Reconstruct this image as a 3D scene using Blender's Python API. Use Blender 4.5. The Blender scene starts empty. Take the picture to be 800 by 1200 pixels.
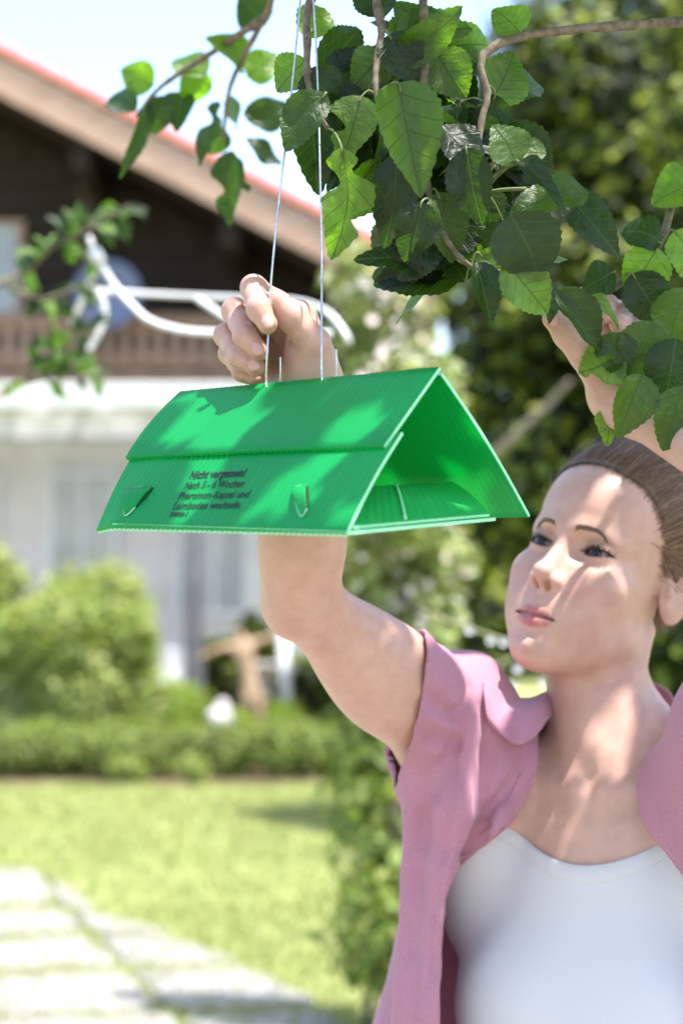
import bpy, bmesh, math, random
import numpy as np
from mathutils import Vector, Matrix

# ------------------------------------------------------------------ camera, sky, sun, exposure
SC = bpy.context.scene
COL = SC.collection
CAM_Z = 1.50
K = 30.0 / 85.0 / 800.0            # tangent per photo pixel (photo is 800 px wide)
PITCH = math.atan(90 * K)          # horizon lies 90 px below the middle of the picture

cam_data = bpy.data.cameras.new('camera')
cam = bpy.data.objects.new('camera', cam_data)
COL.objects.link(cam)
cam.location = (0, 0, CAM_Z)
cam.rotation_euler = (math.pi / 2 + PITCH, 0, 0)
cam_data.sensor_fit = 'HORIZONTAL'
cam_data.sensor_width = 30.0
cam_data.lens = 85.0
cam_data.clip_start = 0.05
cam_data.clip_end = 3000.0
cam_data.dof.use_dof = True
cam_data.dof.focus_distance = 1.505
cam_data.dof.aperture_fstop = 5.8
cam_data.dof.aperture_blades = 0
SC.camera = cam

SUN_DIR = Vector((0.28, -0.14, 0.95)).normalized()      # towards the sun
sun_el = math.asin(SUN_DIR.z)
sun_az = math.atan2(SUN_DIR.x, SUN_DIR.y)                # clockwise from +Y

world = bpy.data.worlds.new('World')
SC.world = world
world.use_nodes = True
wn = world.node_tree.nodes
wl = world.node_tree.links
wn.clear()
w_out = wn.new('ShaderNodeOutputWorld')
w_bg = wn.new('ShaderNodeBackground')
w_sky = wn.new('ShaderNodeTexSky')
w_sky.sky_type = 'NISHITA'
w_sky.sun_disc = False
w_sky.sun_elevation = sun_el
w_sky.sun_rotation = sun_az
w_sky.air_density = 1.0
w_sky.dust_density = 2.0
w_sky.ozone_density = 1.0
w_bg.inputs['Strength'].default_value = 0.15
wl.new(w_sky.outputs[0], w_bg.inputs[0])
wl.new(w_bg.outputs[0], w_out.inputs[0])

sun_data = bpy.data.lights.new('sun', 'SUN')
sun_data.energy = 3.4
sun_data.angle = math.radians(0.53)
sun_data.color = (1.0, 0.965, 0.91)
sun = bpy.data.objects.new('sun', sun_data)
COL.objects.link(sun)
sun.location = SUN_DIR * 30
sun.rotation_euler = SUN_DIR.to_track_quat('Z', 'Y').to_euler()

SC.view_settings.view_transform = 'Standard'
SC.view_settings.look = 'None'
SC.view_settings.gamma = 1.0
SC.view_settings.use_curve_mapping = False
SC.view_settings.exposure = 1.7
SC.render.engine = 'CYCLES'
SC.cycles.use_denoising = True
SC.cycles.max_bounces = 10
SC.cycles.transparent_max_bounces = 16
SC.cycles.caustics_reflective = False
SC.cycles.caustics_refractive = False

RNG = np.random.default_rng(7)
random.seed(7)

# ------------------------------------------------------------------ helpers
CP, SP = math.cos(PITCH), math.sin(PITCH)
def P(px, py, d):
    """world point seen at photo pixel (px, py), d metres in front of the camera along +Y"""
    u = (px - 400) * K; v = (600 - py) * K
    y = CP - v * SP; z = SP + v * CP
    s = d / y
    return Vector((u * s, d, CAM_Z + z * s))

def project(p):
    y = p[1]; z = p[2] - CAM_Z
    f = y * CP + z * SP; up = -y * SP + z * CP
    return 400 + p[0] / f / K, 600 - up / f / K

def empty(name, loc=(0, 0, 0), label=None, cat=None, group=None):
    o = bpy.data.objects.new(name, None)
    o.empty_display_size = 0.1
    o.location = loc
    COL.objects.link(o)
    tag(o, label, cat, group)
    return o

def tag(o, label=None, cat=None, group=None, kind=None):
    if label: o['label'] = label
    if cat: o['category'] = cat
    if group: o['group'] = group
    if kind: o['kind'] = kind
    return o

def link(name, mesh, mat, parent=None, smooth=False, loc=None):
    """one mesh object; vertices are in world space, the parent sits anywhere"""
    o = bpy.data.objects.new(name, mesh)
    COL.objects.link(o)
    if mat is not None and not mesh.materials:
        mesh.materials.append(mat)
    if parent is not None:
        o.parent = parent
        chain = parent
        off = Vector((0, 0, 0))
        m = Matrix.Identity(4)
        while chain is not None:
            m = chain.matrix_basis @ m if chain.parent is None else chain.matrix_parent_inverse @ chain.matrix_basis @ m
            if chain.parent is not None:
                pass
            chain = chain.parent
        o.matrix_parent_inverse = world_matrix(parent).inverted()
    if loc is not None:
        o.location = loc
    if smooth:
        mesh.polygons.foreach_set('use_smooth', np.ones(len(mesh.polygons), bool))
    return o

def world_matrix(o):
    if o.parent is None:
        return o.matrix_basis.copy()
    return world_matrix(o.parent) @ o.matrix_parent_inverse @ o.matrix_basis

def mesh_from(name, verts, faces):
    me = bpy.data.meshes.new(name)
    me.from_pydata([tuple(v) for v in verts], [], [tuple(f) for f in faces])
    me.update()
    return me

def mesh_np(name, V, F):
    """fast mesh from numpy arrays; F is (n,3) or (n,4)"""
    me = bpy.data.meshes.new(name)
    V = np.ascontiguousarray(V, np.float32); F = np.ascontiguousarray(F, np.int32)
    n, k = F.shape
    me.vertices.add(len(V)); me.vertices.foreach_set('co', V.ravel())
    me.loops.add(n * k); me.loops.foreach_set('vertex_index', F.ravel())
    me.polygons.add(n)
    me.polygons.foreach_set('loop_start', np.arange(0, n * k, k, dtype=np.int32))
    me.update(calc_edges=True)
    return me

def set_col(me, name, C):
    """per-vertex colour attribute; C is (n,3)"""
    a = me.attributes.new(name, 'FLOAT_COLOR', 'POINT')
    C4 = np.ones((len(C), 4), np.float32); C4[:, :3] = C
    a.data.foreach_set('color', C4.ravel())

class MB:
    """collects simple shapes and links them as one mesh object"""
    def __init__(self): self.v = []; self.f = []
    def add(self, vs, fs):
        b = len(self.v); self.v += [tuple(x) for x in vs]; self.f += [tuple(i + b for i in f) for f in fs]; return self
    def box(self, lo, hi, rot=None, piv=None):
        x0, y0, z0 = lo; x1, y1, z1 = hi
        vs = [Vector(q) for q in ((x0,y0,z0),(x1,y0,z0),(x1,y1,z0),(x0,y1,z0),(x0,y0,z1),(x1,y0,z1),(x1,y1,z1),(x0,y1,z1))]
        if rot is not None:
            p = Vector(piv); vs = [p + rot @ (q - p) for q in vs]
        return self.add(vs, [(0,3,2,1),(4,5,6,7),(0,1,5,4),(1,2,6,5),(2,3,7,6),(3,0,4,7)])
    def beam(self, a, b, w, h, up=(0, 0, 1)):
        a, b = Vector(a), Vector(b); d = (b - a).normalized(); up = Vector(up)
        s = d.cross(up).normalized(); t = s.cross(d).normalized()
        vs = [q + s * (i * w / 2) + t * (j * h / 2) for q in (a, b) for i, j in ((-1,-1),(1,-1),(1,1),(-1,1))]
        return self.add(vs, [(0,1,2,3),(7,6,5,4),(0,4,5,1),(1,5,6,2),(2,6,7,3),(3,7,4,0)])
    def tube(self, pts, rad, n=8, cap=True):
        pts = [Vector(p) for p in pts]
        if not hasattr(rad, '__len__'): rad = [rad] * len(pts)
        vs, fs = [], []
        ref = None
        for i, p in enumerate(pts):
            d = (pts[min(i + 1, len(pts) - 1)] - pts[max(i - 1, 0)]).normalized()
            if ref is None: ref = d.orthogonal().normalized()
            ref = (ref - d * ref.dot(d)).normalized(); q = d.cross(ref)
            for j in range(n):
                a = 2 * math.pi * j / n
                vs.append(p + (ref * math.cos(a) + q * math.sin(a)) * rad[i])
        for i in range(len(pts) - 1):
            for j in range(n):
                fs.append((i*n+j, i*n+(j+1)%n, (i+1)*n+(j+1)%n, (i+1)*n+j))
        if cap:
            fs.append(tuple(range(n - 1, -1, -1))); fs.append(tuple(range((len(pts)-1)*n, len(pts)*n)))
        return self.add(vs, fs)
    def build(self, name, mat, parent=None, smooth=False, bevel=0):
        me = mesh_from(name, self.v, self.f)
        o = link(name, me, mat, parent, smooth)
        if bevel:
            m = o.modifiers.new('bevel', 'BEVEL'); m.width = bevel; m.segments = 2
        return o

def catmull(pts, n=6):
    pts = [np.array(p, float) for p in pts]; out = []
    for i in range(len(pts) - 1):
        p0 = pts[max(i-1, 0)]; p1 = pts[i]; p2 = pts[i+1]; p3 = pts[min(i+2, len(pts)-1)]
        for j in range(n):
            t = j / n
            out.append(0.5*((2*p1)+(-p0+p2)*t+(2*p0-5*p1+4*p2-p3)*t*t+(-p0+3*p1-3*p2+p3)*t**3))
    out.append(pts[-1]); return out

# ------------------------------------------------------------------ material helpers
def new_mat(name):
    m = bpy.data.materials.new(name); m.use_nodes = True
    nt = m.node_tree; b = nt.nodes['Principled BSDF']
    return m, nt, b

def noise_col(nt, c1, c2, scale, detail=4, coords='Object', lo=0.35, hi=0.65, stretch=None):
    tc = nt.nodes.new('ShaderNodeTexCoord'); ns = nt.nodes.new('ShaderNodeTexNoise')
    ns.inputs['Scale'].default_value = scale; ns.inputs['Detail'].default_value = detail
    src = tc.outputs[coords]
    if stretch:
        mp = nt.nodes.new('ShaderNodeMapping'); mp.inputs['Scale'].default_value = stretch
        nt.links.new(src, mp.inputs[0]); src = mp.outputs[0]
    nt.links.new(src, ns.inputs['Vector'])
    r = nt.nodes.new('ShaderNodeValToRGB')
    r.color_ramp.elements[0].position = lo; r.color_ramp.elements[0].color = (*c1, 1)
    r.color_ramp.elements[1].position = hi; r.color_ramp.elements[1].color = (*c2, 1)
    nt.links.new(ns.outputs['Fac'], r.inputs[0])
    return r.outputs[0], ns.outputs['Fac']

def bump(nt, b, height, strength=0.3, dist=0.01):
    n = nt.nodes.new('ShaderNodeBump'); n.inputs['Strength'].default_value = strength; n.inputs['Distance'].default_value = dist
    nt.links.new(height, n.inputs['Height']); nt.links.new(n.outputs[0], b.inputs['Normal'])
    return n

def simple_mat(name, c1, c2, scale=8, rough=0.6, bmp=0.2, bdist=0.01, metal=0.0, stretch=None, spec=0.5):
    m, nt, b = new_mat(name)
    c, f = noise_col(nt, c1, c2, scale, stretch=stretch)
    nt.links.new(c, b.inputs['Base Color'])
    b.inputs['Roughness'].default_value = rough; b.inputs['Metallic'].default_value = metal
    b.inputs['Specular IOR Level'].default_value = spec
    if bmp: bump(nt, b, f, bmp, bdist)
    return m

def foliage_mat(name, trans=0.45, rough=0.45, tint=(1.15, 1.25, 0.55), spec=0.35):
    """leaf surface: colour from the vertex attribute 'col', light passes through"""
    m, nt, b = new_mat(name)
    at = nt.nodes.new('ShaderNodeAttribute'); at.attribute_name = 'col'
    nt.links.new(at.outputs['Color'], b.inputs['Base Color'])
    b.inputs['Roughness'].default_value = rough; b.inputs['Specular IOR Level'].default_value = spec
    tr = nt.nodes.new('ShaderNodeBsdfTranslucent'); mul = nt.nodes.new('ShaderNodeMix'); mul.data_type = 'RGBA'; mul.blend_type = 'MULTIPLY'
    mul.inputs[0].default_value = 1.0; mul.inputs['B'].default_value = (*tint, 1)
    nt.links.new(at.outputs['Color'], mul.inputs['A']); nt.links.new(mul.outputs['Result'], tr.inputs[0])
    mx = nt.nodes.new('ShaderNodeMixShader'); mx.inputs[0].default_value = trans
    nt.links.new(b.outputs[0], mx.inputs[1]); nt.links.new(tr.outputs[0], mx.inputs[2])
    nt.links.new(mx.outputs[0], nt.nodes['Material Output'].inputs[0])
    return m

# leaves scattered in bulk (backgrounds): small folded diamonds, one mesh per crown
def leaf_cloud(C, N, size, cols, rng, aspect=0.55, fold=0.18):
    """C centres (n,3), N preferred normals (n,3), size (n,), cols (n,3) -> V, F(quads), vertex colours"""
    n = len(C)
    N = N / (np.linalg.norm(N, axis=1, keepdims=True) + 1e-9)
    A = rng.normal(size=(n, 3)); A -= N * (A * N).sum(1, keepdims=True)
    A /= np.linalg.norm(A, axis=1, keepdims=True) + 1e-9
    B = np.cross(N, A); s = size[:, None]
    base = C - A * s * 0.5; tip = C + A * s * 0.5
    mid1 = C - A * s * 0.05; up = N * s * fold
    l = mid1 + B * s * aspect * 0.5 + up; r = mid1 - B * s * aspect * 0.5 + up
    l2 = C + A * s * 0.28 + B * s * aspect * 0.36 + up * .7; r2 = C + A * s * 0.28 - B * s * aspect * 0.36 + up * .7
    V = np.stack([base, l, l2, tip, r2, r], 1).reshape(-1, 3)
    i = np.arange(n)[:, None] * 6
    F = np.concatenate([i + np.array([[0, 1, 2, 3]]), i + np.array([[0, 3, 4, 5]])], 0)
    return V, F, np.repeat(cols, 6, 0)

def vary(base, n, rng, amt=0.25, hue=0.12):
    c = np.tile(np.array(base, float), (n, 1)) * (1 + rng.uniform(-amt, amt, (n, 1)))
    c *= 1 + rng.uniform(-hue, hue, (n, 3))
    return np.clip(c, 0.004, 0.95)
# ------------------------------------------------------------------ the green delta trap
def plastic_mat(name, col, trans_col, trans=0.42, mark=True):
    m, nt, b = new_mat(name)
    uv = nt.nodes.new('ShaderNodeUVMap')
    wv = nt.nodes.new('ShaderNodeTexWave'); wv.wave_type = 'BANDS'; wv.bands_direction = 'X'
    wv.inputs['Scale'].default_value = 1.0 / 0.0028 / math.pi / 2 * 3.14159 * 0.32; wv.inputs['Distortion'].default_value = 0.0
    nt.links.new(uv.outputs[0], wv.inputs['Vector'])
    tc = nt.nodes.new('ShaderNodeTexCoord'); ns = nt.nodes.new('ShaderNodeTexNoise'); ns.inputs['Scale'].default_value = 18; ns.inputs['Detail'].default_value = 5
    nt.links.new(tc.outputs['Object'], ns.inputs['Vector'])
    r = nt.nodes.new('ShaderNodeValToRGB')
    r.color_ramp.elements[0].position = 0.3; r.color_ramp.elements[0].color = (col[0]*0.85, col[1]*0.9, col[2]*0.85, 1)
    r.color_ramp.elements[1].position = 0.7; r.color_ramp.elements[1].color = (*col, 1)
    nt.links.new(ns.outputs['Fac'], r.inputs[0])
    mix = nt.nodes.new('ShaderNodeMix'); mix.data_type = 'RGBA'; mix.blend_type = 'MULTIPLY'; mix.inputs['B'].default_value = (0.82, 0.86, 0.82, 1)
    sc = nt.nodes.new('ShaderNodeMath'); sc.operation = 'MULTIPLY'; sc.inputs[1].default_value = 0.8
    nt.links.new(wv.outputs['Fac'], sc.inputs[0]); nt.links.new(sc.outputs[0], mix.inputs[0]); nt.links.new(r.outputs[0], mix.inputs['A'])
    nt.links.new(mix.outputs['Result'], b.inputs['Base Color'])
    b.inputs['Roughness'].default_value = 0.38; b.inputs['Specular IOR Level'].default_value = 0.45
    # scuffs along the flutes change the gloss
    mp = nt.nodes.new('ShaderNodeMapping'); mp.inputs['Scale'].default_value = (900, 14, 1); nt.links.new(uv.outputs[0], mp.inputs[0])
    n2 = nt.nodes.new('ShaderNodeTexNoise'); n2.inputs['Scale'].default_value = 1.0; n2.inputs['Detail'].default_value = 2
    nt.links.new(mp.outputs[0], n2.inputs['Vector'])
    mr = nt.nodes.new('ShaderNodeMapRange'); mr.inputs[1].default_value = 0.3; mr.inputs[2].default_value = 0.75; mr.inputs[3].default_value = 0.3; mr.inputs[4].default_value = 0.55
    nt.links.new(n2.outputs['Fac'], mr.inputs[0]); nt.links.new(mr.outputs[0], b.inputs['Roughness'])
    bp = nt.nodes.new('ShaderNodeBump'); bp.inputs['Strength'].default_value = 0.5; bp.inputs['Distance'].default_value = 0.0004
    nt.links.new(wv.outputs['Fac'], bp.inputs['Height']); nt.links.new(bp.outputs[0], b.inputs['Normal'])
    tr = nt.nodes.new('ShaderNodeBsdfTranslucent'); tr.inputs[0].default_value = (*trans_col, 1)
    mx = nt.nodes.new('ShaderNodeMixShader'); mx.inputs[0].default_value = trans
    nt.links.new(b.outputs[0], mx.inputs[1]); nt.links.new(tr.outputs[0], mx.inputs[2])
    nt.links.new(mx.outputs[0], nt.nodes['Material Output'].inputs[0])
    return m

M_TRAP = plastic_mat('green_corrugated_plastic', (0.005, 0.385, 0.100), (0.05, 0.82, 0.24), 0.42)
M_BOARD = plastic_mat('pale_green_glue_board', (0.05, 0.60, 0.18), (0.16, 0.90, 0.36), 0.5)
M_WIRE = simple_mat('galvanised_wire', (0.45, 0.46, 0.47), (0.62, 0.63, 0.64), 300, 0.35, 0.1, 0.0002, metal=0.9)
M_INK = simple_mat('black_print', (0.004, 0.005, 0.004), (0.007, 0.008, 0.007), 300, 0.6, 0)
M_EDGE = simple_mat('cut_plastic_edge', (0.25, 0.72, 0.40), (0.40, 0.82, 0.52), 500, 0.5, 0)

class Sheet:
    """a thin corrugated sheet spanned between four corners: u runs along the first edge, v down the slope; bows by bow(u,v) metres"""
    def __init__(s, a, b, c, d, bow=None):
        s.c = [Vector(q) for q in (a, b, c, d)]   # a=(0,0) b=(1,0) c=(1,1) d=(0,1)
        s.bow = bow or (lambda u, v: 0.0)
        n = (s.c[1] - s.c[0]).cross(s.c[3] - s.c[0]).normalized()
        s.n = n if n.y < 0 else -n
    def flat(s, u, v):
        a, b, c, d = s.c
        return a*((1-u)*(1-v)) + b*(u*(1-v)) + c*(u*v) + d*((1-u)*v)
    def at(s, u, v, h=0.0):
        return s.flat(u, v) + s.n * (s.bow(u, v) + h)
    def hit(s, px, py):
        """(u,v) of the sheet point seen at a photo pixel"""
        o = Vector((0, 0, CAM_Z)); dr = P(px, py, 1.0) - o
        u = v = 0.5; t = 1.3
        for _ in range(25):
            f = s.at(u, v) - (o + dr * t)
            e = 1e-4
            J = Matrix(((0,)*3,)*3)
            du = (s.at(u+e, v) - s.at(u, v)) / e; dv = (s.at(u, v+e) - s.at(u, v)) / e
            for i in range(3): J[i][0] = du[i]; J[i][1] = dv[i]; J[i][2] = -dr[i]
            st = J.inverted() @ f
            u -= st[0]; v -= st[1]; t -= st[2]
        return u, v
    def mesh(s, name, mat, parent, nu=60, nv=16, thick=0.0024, teeth=(), flute_v=False, dull=False):
        V, F, UV = [], [], []
        L = (s.c[1]-s.c[0]).length; H = (s.c[3]-s.c[0]).length
        for side in (0.5, -0.5):
            for j in range(nv + 1):
                for i in range(nu + 1):
                    u, v = i/nu, j/nv
                    h = thick * side
                    p = s.at(u, v, h)
                    if 'bottom' in teeth and j == nv and i % 2: p += (s.c[3]-s.c[0]).normalized() * 0.0012
                    if 'top' in teeth and j == 0 and i % 2: p -= (s.c[3]-s.c[0]).normalized() * 0.0008
                    V.append(p); UV.append((v*H, u*L) if flute_v else (u*L, v*H))
        st = (nu+1)*(nv+1)
        for j in range(nv):
            for i in range(nu):
                a = j*(nu+1)+i
                F.append((a, a+1, a+nu+2, a+nu+1)); F.append((st+a, st+a+nu+1, st+a+nu+2, st+a+1))
        nedge0 = len(F)
        for i in range(nu):
            F.append((i, st+i, st+i+1, i+1)); a = nv*(nu+1)+i; F.append((a, a+1, st+a+1, st+a))
        for j in range(nv):
            a = j*(nu+1); F.append((a, a+nu+1, st+a+nu+1, st+a)); a += nu; F.append((a, st+a, st+a+nu+1, a+nu+1))
        me = mesh_from(name, V, F)
        uvl = me.uv_layers.new(name='UVMap')
        for lp in me.loops: uvl.data[lp.index].uv = UV[lp.vertex_index]
        o = link(name, me, mat, parent)
        me.materials.append(M_EDGE)
        for q in me.polygons[nedge0:nedge0+2*nu]: q.material_index = 0 if dull else 1
        for q in me.polygons[nedge0+2*nu:]: q.material_index = 1
        for q in me.polygons[:nedge0]: q.use_smooth = True
        return o

def build_trap():
    RA, LA = P(518, 436, 1.345), P(214, 464, 1.53)             # ridge ends
    FBR, FBL = P(384, 627, 1.262), P(110, 619, 1.452)          # lower front corners
    BBR = P(620, 605, 1.416); BBL = LA + (BBR - RA)            # lower rear corners
    root = empty('insect_trap', (FBR + FBL) / 2, 'green corrugated plastic tent trap with black German print hanging on two wires', 'insect trap')
    n_h = 150
    # upper front flap, overlaps the lower front panel
    ML, MR = P(150, 541, 1.487), RA.lerp(FBR, 0.5)
    fl = Sheet(LA, RA, MR, ML, lambda u, v: 0.0034 + 0.0012*math.sin(math.pi*u)*v + 0.0030*math.exp(-(u/0.10)**2)*math.sin(math.pi*v))
    fl.mesh('roof_flap', M_TRAP, root, 96, 10, teeth=('top', 'bottom'), dull=True)
    # lower front panel: starts under the flap, reaches past it on the right
    ax = (RA - LA).normalized()
    lp = Sheet(ML + (ML-FBL)*0.25 + ax*0.004, MR + (MR-FBR)*0.22 + ax*0.003, FBR + ax*0.017, FBL, lambda u, v: 0.0022*math.sin(math.pi*v) - 0.004*math.exp(-(u/0.06)**2)*v)
    lp.mesh('front_panel', M_TRAP, root, 100, 12, teeth=('bottom',))
    # rear slope
    rp = Sheet(LA + Vector((0, .004, -.001)), RA + Vector((0, .004, -.001)), BBR, BBL, lambda u, v: -0.003*math.sin(math.pi*v))
    rp.mesh('rear_panel', M_TRAP, root, 96, 14, teeth=('top',))
    # floor and the bowed glue board lying in it
    up = (FBR-BBR).cross(FBR-FBL).normalized(); up = up if up.z > 0 else -up
    f0 = FBL + up*0.002 + ax*0.022; f1 = FBR + ax*0.018 + up*0.001
    flo = Sheet(f0, f1, BBR + (FBR-BBR)*0.16 + ax*-0.004, BBL + (FBL-BBL)*0.06 + ax*0.004)
    flo.n = up
    flo.mesh('floor_panel', M_TRAP, root, 60, 40, flute_v=True, teeth=())
    u_, v_ = rp.hit(533, 563); cr = rp.at(u_, v_, .003); cf = P(424, 572, 1.375)
    ef, er = f1.lerp(BBR, .05) - ax*0.004 + up*.003, BBR.lerp(FBR, .17) - ax*0.008 + up*.003
    lf, lr = f0.lerp(BBL, .10) + ax*.03 + up*.004, BBL.lerp(FBL, .14) + ax*.02 + up*.004
    for q in ((cf, ef, er, cr), (lf, cf, cr, lr)):
        gb = Sheet(*q, lambda u, v: .0025*math.sin(math.pi*u)); gb.n = up
        o = gb.mesh('glue_board', M_BOARD, root, 40, 50, thick=0.0018, flute_v=True)
        if q[0] is cf:
            MB().tube([gb.at(u, .36, 0.0020) for u in np.linspace(0.02, 0.98, 12)], 0.0012, 6).build('fold_crease', M_EDGE, o, True)
    # two locking tongues standing proud of slots in the front panel
    for k, (a, b, c, d, bulge) in enumerate((((150, 577), (181, 573), (161, 596), (148, 606), 0.0045), ((346, 576), (361, 571), (362, 598), (354, 607), 0.0045))):
        qs = [lp.hit(*q) for q in (a, b, c, d)]
        V, F = [], []
        n1, n2 = 6, 6
        for j in range(n2 + 1):
            for i in range(n1 + 1):
                s, t = i/n1, j/n2
                u = (qs[0][0]*(1-s)+qs[1][0]*s)*(1-t) + (qs[3][0]*(1-s)+qs[2][0]*s)*t
                v = (qs[0][1]*(1-s)+qs[1][1]*s)*(1-t) + (qs[3][1]*(1-s)+qs[2][1]*s)*t
                V.append(lp.at(u, v, 0.0016 + bulge*math.sin(math.pi*min(1, t*.9+.1))*(0.35+.65*(1-s)) ))
        for j in range(n2):
            for i in range(n1):
                a0 = j*(n1+1)+i; F.append((a0, a0+1, a0+n1+2, a0+n1+1))
        me = mesh_from('locking_tongue', V, F)
        uvl = me.uv_layers.new(name='UVMap')
        for l in me.loops: uvl.data[l.index].uv = (me.vertices[l.vertex_index].co.x*1.0, me.vertices[l.vertex_index].co.z)
        o = link('locking_tongue', me, M_TRAP, root, True)
        md = o.modifiers.new('thick', 'SOLIDIFY'); md.thickness = 0.0012
        ring = [lp.at(*lp.hit(*q), 0.0022) for q in (c, d, a, b)]
        MB().tube(catmull(ring, 4), 0.0006, 5).build('cut_edge', M_EDGE, o, True)
        ring = [lp.at(*lp.hit(*q), 0.0018) for q in (b, ((b[0]+c[0])/2+1, (b[1]+c[1])/2), c)]
        MB().tube(catmull(ring, 4), 0.0007, 5).build('slot', M_INK, o, True)
    # print
    lines = [("Nicht vergessen!", (222.5, 562.5), (287, 559.5), 9.0, True), ("Nach 5 - 6 Wochen", (216.5, 574.5), (285.5, 572), 8.4, False),
             ("Pheromon-Kapsel und", (209.5, 586.5), (291.5, 584.5), 8.4, False), ("Leimboden wechseln.", (203, 598.5), (282.5, 597), 8.4, False), ("758926-1", (199, 607), (219.5, 606.5), 5.2, True)]
    for txt, s, e, hh, bold in lines:
        cu = bpy.data.curves.new('print', 'FONT'); cu.body = txt; cu.size = 1.0; cu.resolution_u = 3
        cu.offset = 0.032 if bold else 0.016
        to = bpy.data.objects.new('tmp_text', cu); COL.objects.link(to)
        dg = bpy.context.evaluated_depsgraph_get(); me = bpy.data.meshes.new_from_object(to.evaluated_get(dg))
        bpy.data.objects.remove(to)
        me.name = 'print_line'
        xs = [v.co.x for v in me.vertices]; x0, x1 = min(xs), max(xs)
        u0, v0 = lp.hit(*s); u1, v1 = lp.hit(*e); ut, vt = lp.hit(s[0] + hh*0.50, s[1] - hh)
        for v in me.vertices:
            a = (v.co.x - x0) / (x1 - x0); b = v.co.y / 0.70
            v.co = lp.at(u0 + (u1-u0)*a + (ut-u0)*b, v0 + (v1-v0)*a + (vt-v0)*b, 0.0016)
        me.materials.clear()
        link('print_line', me, M_INK, root)
    # wires: two long ones up to the branch, two bent-over short ends
    def wire(pts, r=0.00085):
        mb = MB(); mb.tube(catmull(pts, 8), r, 8); return mb.build('hanger_wire', M_WIRE, root, True)
    rd = lambda px: (lambda t: LA.lerp(RA, t))(((px-214)/(518-214)) * 1.345 and (1/((1-(px-214)/304)/1.53+((px-214)/304)/1.345)-1.53)/(1.345-1.53))
    a = rd(312); dA = a.y
    wire([P(313.5, 459, dA-.008), P(312, 454, dA-.008), P(312, 447, dA-.006), P(312.5, 420, 1.455), P(315, 380, 1.4585), P(316, 350, 1.459), P(323, 270, 1.46), P(333, 182, 1.475), P(340, 120, 1.49), P(350, 20, 1.50), P(356, -60, 1.51)])
    b = rd(377); dB = b.y
    wire([P(380, 454, dB-.010), P(378, 449, dB-.008), P(376.8, 438, dB-.004), P(376.5, 400, dB), P(377, 300, 1.45), P(375, 200, 1.47), P(373, 120, 1.49), P(368, 10, 1.50), P(362, -60, 1.51)])
    wire([P(327, 462, dA+.010), P(328, 450, dA+.008), P(328.5, 434, dA+.006), P(328.3, 418, dA+.006)])
    wire([P(393.5, 456, dB+.008), P(394, 440, dB+.007), P(394.2, 425, dB+.006), P(393.6, 409, dB+.006)])
    return root
TRAP = build_trap()
# ------------------------------------------------------------------ ground
def lawn_mat():
    m, nt, b = new_mat('mown_grass')
    c1, f1 = noise_col(nt, (0.22, 0.255, 0.095), (0.31, 0.335, 0.145), 1.3, 3, lo=0.3, hi=0.7)
    c2, f2 = noise_col(nt, (0.75, 0.8, 0.7), (1.15, 1.1, 1.0), 22, 6, lo=0.3, hi=0.7)
    mx = nt.nodes.new('ShaderNodeMix'); mx.data_type = 'RGBA'; mx.blend_type = 'MULTIPLY'; mx.inputs[0].default_value = 1
    nt.links.new(c1, mx.inputs['A']); nt.links.new(c2, mx.inputs['B']); nt.links.new(mx.outputs['Result'], b.inputs['Base Color'])
    b.inputs['Roughness'].default_value = 0.9; b.inputs['Specular IOR Level'].default_value = 0.15
    bump(nt, b, f2, 0.5, 0.03)
    return m
lawn = link('lawn', mesh_from('lawn', [(-400, -400, 0), (400, -400, 0), (400, 1200, 0), (-400, 1200, 0)], [(0, 1, 2, 3)]), lawn_mat())
tag(lawn, kind='structure')

M_LEAF_BG = foliage_mat('garden_leaves', 0.42, 0.5)
M_BARK = simple_mat('grey_bark', (0.10, 0.075, 0.055), (0.22, 0.18, 0.14), 30, 0.85, 0.6, 0.01, stretch=(1, 1, 0.25))
M_SOIL = simple_mat('garden_soil', (0.12, 0.075, 0.05), (0.24, 0.16, 0.11), 9, 0.95, 0.8, 0.03)

# grass blades where the lawn is in view
def grass():
    n = 32000
    y = RNG.uniform(5.6, 15.0, n); x = RNG.uniform(-1, 1, n) * y * 0.20
    h = RNG.uniform(0.02, 0.055, n); a = RNG.uniform(0, 2*np.pi, n); w = 0.005
    d = np.stack([np.cos(a), np.sin(a), np.zeros(n)], 1); lean = RNG.normal(0, 0.02, (n, 3)); lean[:, 2] = h
    B = np.stack([x, y, np.zeros(n)], 1)
    V = np.stack([B - d*w, B + d*w, B + d*w*.3 + lean, B - d*w*.3 + lean], 1).reshape(-1, 3)
    F = np.arange(n*4).reshape(-1, 4)
    me = mesh_np('grass', V, F); set_col(me, 'col', np.repeat(vary((0.27, 0.30, 0.115), n, RNG), 4, 0))
    o = link('grass', me, M_LEAF_BG); tag(o, 'short mown green lawn grass', None, None, 'stuff')
grass()
# bed of bare soil under the hedge
def soil_bed():
    V, F = [], []
    for i in range(61):
        x = -6 + 10*i/60
        V += [(x, 14.85 + 0.10*math.sin(i*1.7) + 0.06*math.sin(i*.6), 0.004), (x, 17.6, 0.004)]
    for i in range(60): F.append((2*i, 2*i+2, 2*i+3, 2*i+1))
    tag(link('flower_bed_soil', mesh_from('flower_bed_soil', V, F), M_SOIL), kind='structure')
soil_bed()
terr = link('terrace', mesh_from('terrace', [(-9, 17.6, 0.008), (1.2, 17.6, 0.008), (1.2, 30, 0.008), (-9, 30, 0.008)], [(0, 1, 2, 3)]), simple_mat('terrace_paving', (0.32, 0.30, 0.28), (0.45, 0.43, 0.40), 6, 0.8, 0.3))
tag(terr, kind='structure')

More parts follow.
